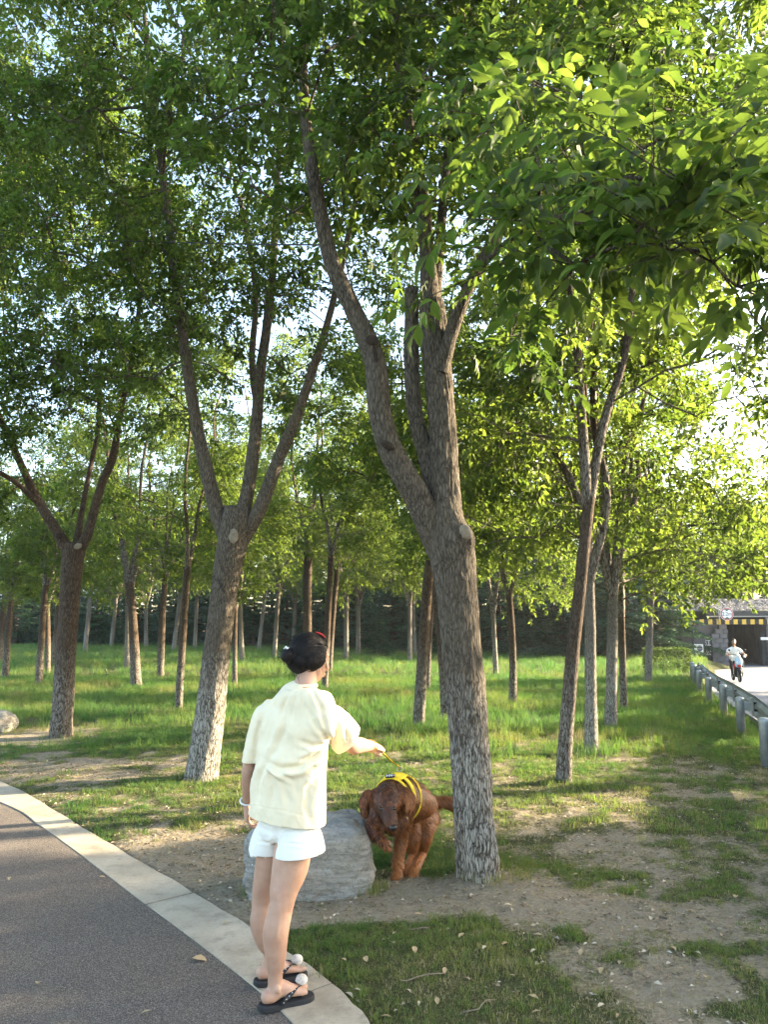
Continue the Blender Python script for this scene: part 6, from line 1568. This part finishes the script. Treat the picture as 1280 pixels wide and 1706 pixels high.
band('back_pad', .66, .88, PI / 2 - .50, PI / 2 + .55, .016, 30, taper=lambda th: (.66 + .10 * abs(th - PI / 2), .89 - .06 * abs(th - PI / 2)))
band('shoulder_strap', .77, .815, -.35, PI / 2 - .45, .014, 20); band('shoulder_strap', .76, .83, PI / 2 + .5, PI + .35, .014, 20)
pc0 = surf(.90, PI / 2 + .02, .030); zz = np.array([-.1, -.75, .65]); zz /= np.linalg.norm(zz); xx = np.array([1, 0, .05]); xx -= zz * (xx @ zz); xx /= np.linalg.norm(xx); yy = np.cross(zz, xx); PM = np.stack([xx, yy, zz], 1)
pl = MB().box((0, 0, 0), (.062, .026, .008), 0, PM).build('name_plate', black_m, hn, loc=pc0, bevel=.003)
for k, (x, w_, h_) in enumerate([(-.022, .004, .016), (-.017, .008, .004), (-.006, .004, .016), (.002, .004, .012), (.010, .010, .004), (.012, .004, .016), (.023, .009, .004)]):
    MB().box(np.array(xx) * x + np.array(zz) * .0062, (w_, h_, .002), 0, PM).build('lettering', white_m, pl)
rg_ = surf(.70, PI / 2, .028)
ringo = MB(); pts = [rg_ + np.array([.016 * math.cos(a), 0, .016 * math.sin(a) + .012]) for a in np.linspace(0, 2 * PI, 18)]; ringo.tube(pts, .003, 6, False); ringo.build('ring', steel_m, hn, True)
# leash
h0 = wrR + (wrR - elR) / np.linalg.norm(wrR - elR) * .075 + np.array([.0, -.0, -.018]); h1 = rg_ + HO + np.array([0, 0, .026])
pts = []
for s in np.linspace(0, 1, 24): q = h0 * (1 - s) + h1 * s; q[2] -= .006 * math.sin(PI * s); pts.append(q)
ls = empty('leash', h1, 'taut yellow leash from the hand of the girl to the harness of the dog', 'leash')
V, F = ell_tube([(*(p - h1), .0075, .0028) for p in pts], (1, 0, 0), 8); MB().add(V, F).build('strap', web_m, ls, True)
lp = [h0 - h1 + np.array([.018 * math.cos(a) * .8, .022 * math.cos(a) * .5, .020 * math.sin(a)]) for a in np.linspace(0, 2 * PI, 20)]
V, F = tube_np(lp, .004, 6, False); MB().add(V, F).build('hand_loop', web_m, ls, True)
mb = MB(); mb.tube([pts[-2] - h1, np.zeros(3), np.array([0, 0, -.012])], [.005, .006, .004], 8); mb.build('snap_hook', steel_m, ls, True)
# ------------------------------------------------------------------ rider on an electric scooter coming up the road
rp = G(1234, 1137, -.50); rp = G(1234, 1137, float(road_z(rp.y)) + .01)
blue_m = simple_mat('pale_blue_plastic', (.38, .58, .72), .4, .4, .1); chrome_m = simple_mat('mirror_metal', (.6, .6, .62), .2, .5, .05, Metallic=.8)
RZ = R(-12)
sc_ = empty('scooter', rp, 'small electric scooter with pale blue front shield coming up the road', 'scooter', None, RZ)
def wheel(y, r=.21, w=.085):
    n = 28; m = 10; V = []; F = []
    for i in range(n):
        a = 2 * PI * i / n
        for j in range(m):
            b = 2 * PI * j / m; q = r - w / 2 + w / 2 * math.cos(b); V.append((w / 2 * math.sin(b), y + q * math.cos(a), r + q * math.sin(a)))
    for i in range(n):
        for j in range(m): F.append((i * m + j, i * m + (j + 1) % m, ((i + 1) % n) * m + (j + 1) % m, ((i + 1) % n) * m + j))
    wo_ = MB().add(V, F).build('wheel', dark_m, sc_, True); MB().tube([(-.03, y, r), (.03, y, r)], r * .55, 18).build('rim', steel_m, wo_)
wheel(0); wheel(1.05)
MB().tube([(-.06, 0, .21), (-.055, .02, .48), (0, .12, .92)], .02, 8).tube([(.06, 0, .21), (.055, .02, .48), (0, .12, .92)], .02, 8).build('fork', steel_m, sc_, True)
def shell(name, rows, mat, parent=None):
    V, F = ell_tube(rows_of(rows, .03), (1, 0, 0), 18); return MB().add(V, F).build(name, mat, parent or sc_, True)
shell('front_fender', [(0, -.19, .34, .05, .02), (0, -.12, .44, .07, .03), (0, .02, .47, .075, .04), (0, .15, .42, .06, .03)], black_m)
shell('lower_fairing', [(0, .12, .20, .13, .08), (0, .10, .32, .17, .10), (0, .08, .46, .16, .09), (0, .07, .56, .12, .07)], black_m)
shell('front_shield', [(0, .05, .56, .09, .05), (0, .03, .66, .125, .06), (0, .04, .80, .13, .055), (0, .08, .93, .11, .04)], blue_m)
shell('badge_panel', [(0, -.02, .57, .05, .02), (0, -.035, .62, .085, .02), (0, -.035, .66, .05, .012)], red_m)
shell('headlight', [(0, .02, .92, .05, .03), (0, .0, .97, .075, .05), (0, .03, 1.02, .05, .03)], white_m)
shell('footboard', [(0, .25, .22, .14, .03), (0, .5, .22, .15, .03), (0, .7, .24, .14, .04)], black_m)
shell('rear_body', [(0, .62, .40, .12, .14), (0, .85, .52, .15, .16), (0, 1.15, .58, .11, .10), (0, 1.3, .62, .05, .04)], red_m)
shell('seat', [(0, .58, .70, .10, .04), (0, .75, .73, .14, .05), (0, 1.0, .74, .13, .05), (0, 1.2, .73, .06, .03)], black_m)
MB().tube([(-.33, .20, 1.0), (-.18, .16, 1.03), (0, .13, 1.0), (.18, .16, 1.03), (.33, .20, 1.0)], .015, 8).build('handlebar', black_m, sc_, True)
for s in (-1, 1):
    shell('hand_guard', [(s * .20, .09, .98, .02, .03), (s * .23, .07, .96, .05, .045), (s * .26, .09, .94, .02, .03)], white_m)
    mo = MB().tube([(s * .2, .15, 1.03), (s * .27, .14, 1.17)], .007, 6).build('mirror_arm', black_m, sc_, True)
    shell('mirror', [(s * .27, .13, 1.15, .02, .012), (s * .28, .125, 1.19, .045, .014), (s * .29, .13, 1.23, .02, .012)], black_m)
MB().box((-.06, -.025, .74), (.05, .012, .10)).build('sticker', white_m, sc_); MB().box((.05, -.026, .76), (.06, .012, .05)).build('sticker', white_m, sc_)
rd = empty('person', Vector(rp), 'rider in white t-shirt and dark trousers on the scooter in the road', 'person', None, RZ)
skn = []
skn.append(ellipsoid((0, .62, 1.50), (.075, .09, .10))); skn.append(ellipsoid((0, .57, 1.45), (.055, .06, .075))); skn.append(ellipsoid((0, .515, 1.475), (.014, .018, .022), None, 8))
for s in (-1, 1): skn.append(ellipsoid((s * .076, .63, 1.48), (.010, .02, .03), None, 8))
skn.append(ell_tube(rows_of([(0, .66, 1.22, .07, .06), (0, .65, 1.32, .055, .055), (0, .63, 1.42, .05, .05)], .02), (1, 0, 0)))
skn.append(ell_tube(rows_of([(0, .74, .80, .13, .10), (0, .72, 1.0, .12, .09), (0, .68, 1.2, .13, .085), (0, .66, 1.27, .09, .06)], .03), (1, 0, 0)))
for s in (-1, 1):
    skn.append(ell_tube(rows_of([(s * .17, .66, 1.22, .05, .05), (s * .27, .55, 1.08, .04, .04), (s * .34, .42, 1.00, .036, .036), (s * .33, .28, 1.02, .026, .026)], .02), (0, 0, 1), 12))
    skn += hand((s * .33, .28, 1.02), (0, -1, -.1), (0, -.1, -1), (-s, 0, 0), .9, .02, .95, .8)
me = weld('body', skn, .008, 3); obj('body', me, skin_m, rd)
tp = [ell_tube(rows_of([(0, .75, .80, .17, .13), (0, .73, 1.0, .17, .125), (0, .69, 1.18, .19, .11), (0, .67, 1.26, .14, .085), (0, .66, 1.30, .07, .065)], .02), (1, 0, 0), 24)]
for s in (-1, 1): tp.append(ell_tube(rows_of([(s * .10, .67, 1.22, .07, .075), (s * .20, .63, 1.17, .068, .066), (s * .26, .56, 1.09, .062, .06)], .015), (0, 0, 1), 16))
me = weld('t_shirt', tp, .009, 5); V = co(me); N_ = nor(me); setco(me, V + N_ * ((fbm(V * 14, 3) - .5) * .02)[:, None]); obj('t_shirt', me, white_m, rd)
navy_m = cloth_mat('dark_trousers', (.014, .016, .025), (.025, .028, .04)); tr = [ell_tube(rows_of([(0, .82, .74, .17, .13), (0, .78, .86, .165, .125)], .02), (1, 0, 0), 20)]
for s in (-1, 1): tr.append(ell_tube(rows_of([(s * .09, .80, .78, .09, .09), (s * .17, .55, .78, .078, .078), (s * .20, .36, .74, .066, .066), (s * .18, .38, .52, .056, .056), (s * .15, .42, .30, .045, .045)], .03), (1, 0, 0), 16))
me = weld('trousers', tr, .010, 4); obj('trousers', me, navy_m, rd)
for s in (-1, 1): V, F = ell_tube(rows_of([(s * .15, .46, .275, .04, .03), (s * .15, .38, .28, .045, .035), (s * .15, .28, .265, .035, .02)], .02), (1, 0, 0), 12); MB().add(V, F).build('shoe', black_m, rd, True)
V, F = ellipsoid((0, .645, 1.535), (.083, .095, .085)); hv = np.array(V); hv[:, 2] = np.where(hv[:, 1] < .60, np.maximum(hv[:, 2], 1.545), np.maximum(hv[:, 2], 1.47)); MB().add(hv, F).build('hair', hair_m, rd, True)
for s in (-1, 1): V, F = ellipsoid((s * .028, .525, 1.50), (.012, .008, .008), None, 6); MB().add(V, F).build('eye', black_m, rd)
# ------------------------------------------------------------------ scars and cut ends on the big trees
scar_m = simple_mat('dark_scar', (.040, .030, .022), .95, .1, .4, 40, .8, 90)
wood_m = simple_mat('weathered_wood', (.20, .165, .12), .9, .15, .25, 30, .6, 80)
def knot(root, name, u, v, d, rx, rz, mat, tilt=0.0, deep=.35):
    V, F = ellipsoid((0, 0, 0), (rx, rx * deep, rz), None, 12); V = np.array(V)
    V = V * (1 + .35 * (fbm(V * 55 + u, 3) - .5))[:, None]
    c, s = math.cos(tilt), math.sin(tilt); V = V @ np.array([[c, 0, -s], [0, 1, 0], [s, 0, c]])
    q = P(u, v, d) - root.location; MB().add(V + np.array(q), F).build(name, mat, root, True)
trees = [o for o in COL.objects if o.name.startswith('forked_tree')]
ta = [o for o in trees if 'beside the dog' in o['label']][0]; tb_ = [o for o in trees if 'left of the girl' in o['label']][0]; tc_ = [o for o in trees if 'far left' in o['label']][0]
knot(ta, 'knot', 620, 566, 4.868, .042, .036, scar_m, .2); knot(ta, 'knot', 625, 590, 4.886, .014, .06, scar_m, -.15); knot(ta, 'knot', 646, 742, 4.93, .05, .028, scar_m, .5)
knot(ta, 'cut_end', 777, 886, 4.86, .038, .05, wood_m, -.5, .5); 
knot(tb_, 'cut_end', 389, 893, 8.245, .05, .08, wood_m, .1)
knot(tc_, 'cut_end', 129, 910, 11.26, .06, .045, wood_m, -.3); knot(tc_, 'knot', 98, 893, 11.28, .05, .045, scar_m, .4)
# thin cable strung through the crowns
cb = [P(-160, 380, 9.0), P(60, 396, 8.2), P(300, 404, 6.9), P(420, 407, 6.0), P(545, 408, 4.93)]
mb = MB(); o0 = np.array(cb[-1]); mb.tube(catmull([(*(np.array(p) - o0),) for p in cb], .4), .006, 5); ob = mb.build('cable', dark_m, None, True, cb[-1]); tag(ob, 'thin dark cable strung through the crowns to the big forked tree', 'cable')
# pale building far behind the trees on the left
wall_m = simple_mat('pale_render', (.62, .60, .55), .85, .2, .08, .6); glass_m = simple_mat('window_glass', (.05, .07, .09), .15, .5, .2, 2)
bd_ = empty('building', (-58, 112, 0), 'pale low building glimpsed behind the trees on the left', 'building')
MB().box((0, 0, 4.6), (46, 10, 9.2)).build('wall', wall_m, bd_); MB().box((0, 0, 9.4), (47, 11, .4)).build('roof', girder_m, bd_)
for fz in (1.9, 4.9, 7.7):
    for k in range(13):
        w_ = MB().box((0, 0, 0), (1.9, .12, 1.5)).build('window', white_m, bd_, loc=(-20.5 + k * 3.4, -5.03, fz)); MB().box((0, -.07, 0), (1.7, .03, 1.3)).build('pane', glass_m, w_)
# ------------------------------------------------------------------ evening haze: even, thin air round the whole place
HAZE = 0.00035
mb = MB(); mb.box((-5, 45, 8.5), (200, 170, 21)); hz = mb.build('haze', None); tag(hz, None, None, None, 'stuff')
t = NT('evening_haze'); pv = t.n('VolumePrincipled'); pv.inputs['Color'].default_value = (.80, .90, 1.0, 1); pv.inputs['Density'].default_value = HAZE; pv.inputs['Anisotropy'].default_value = .3
t.l(pv.outputs[0], t.out.inputs['Volume']); hz.data.materials.append(t.m)
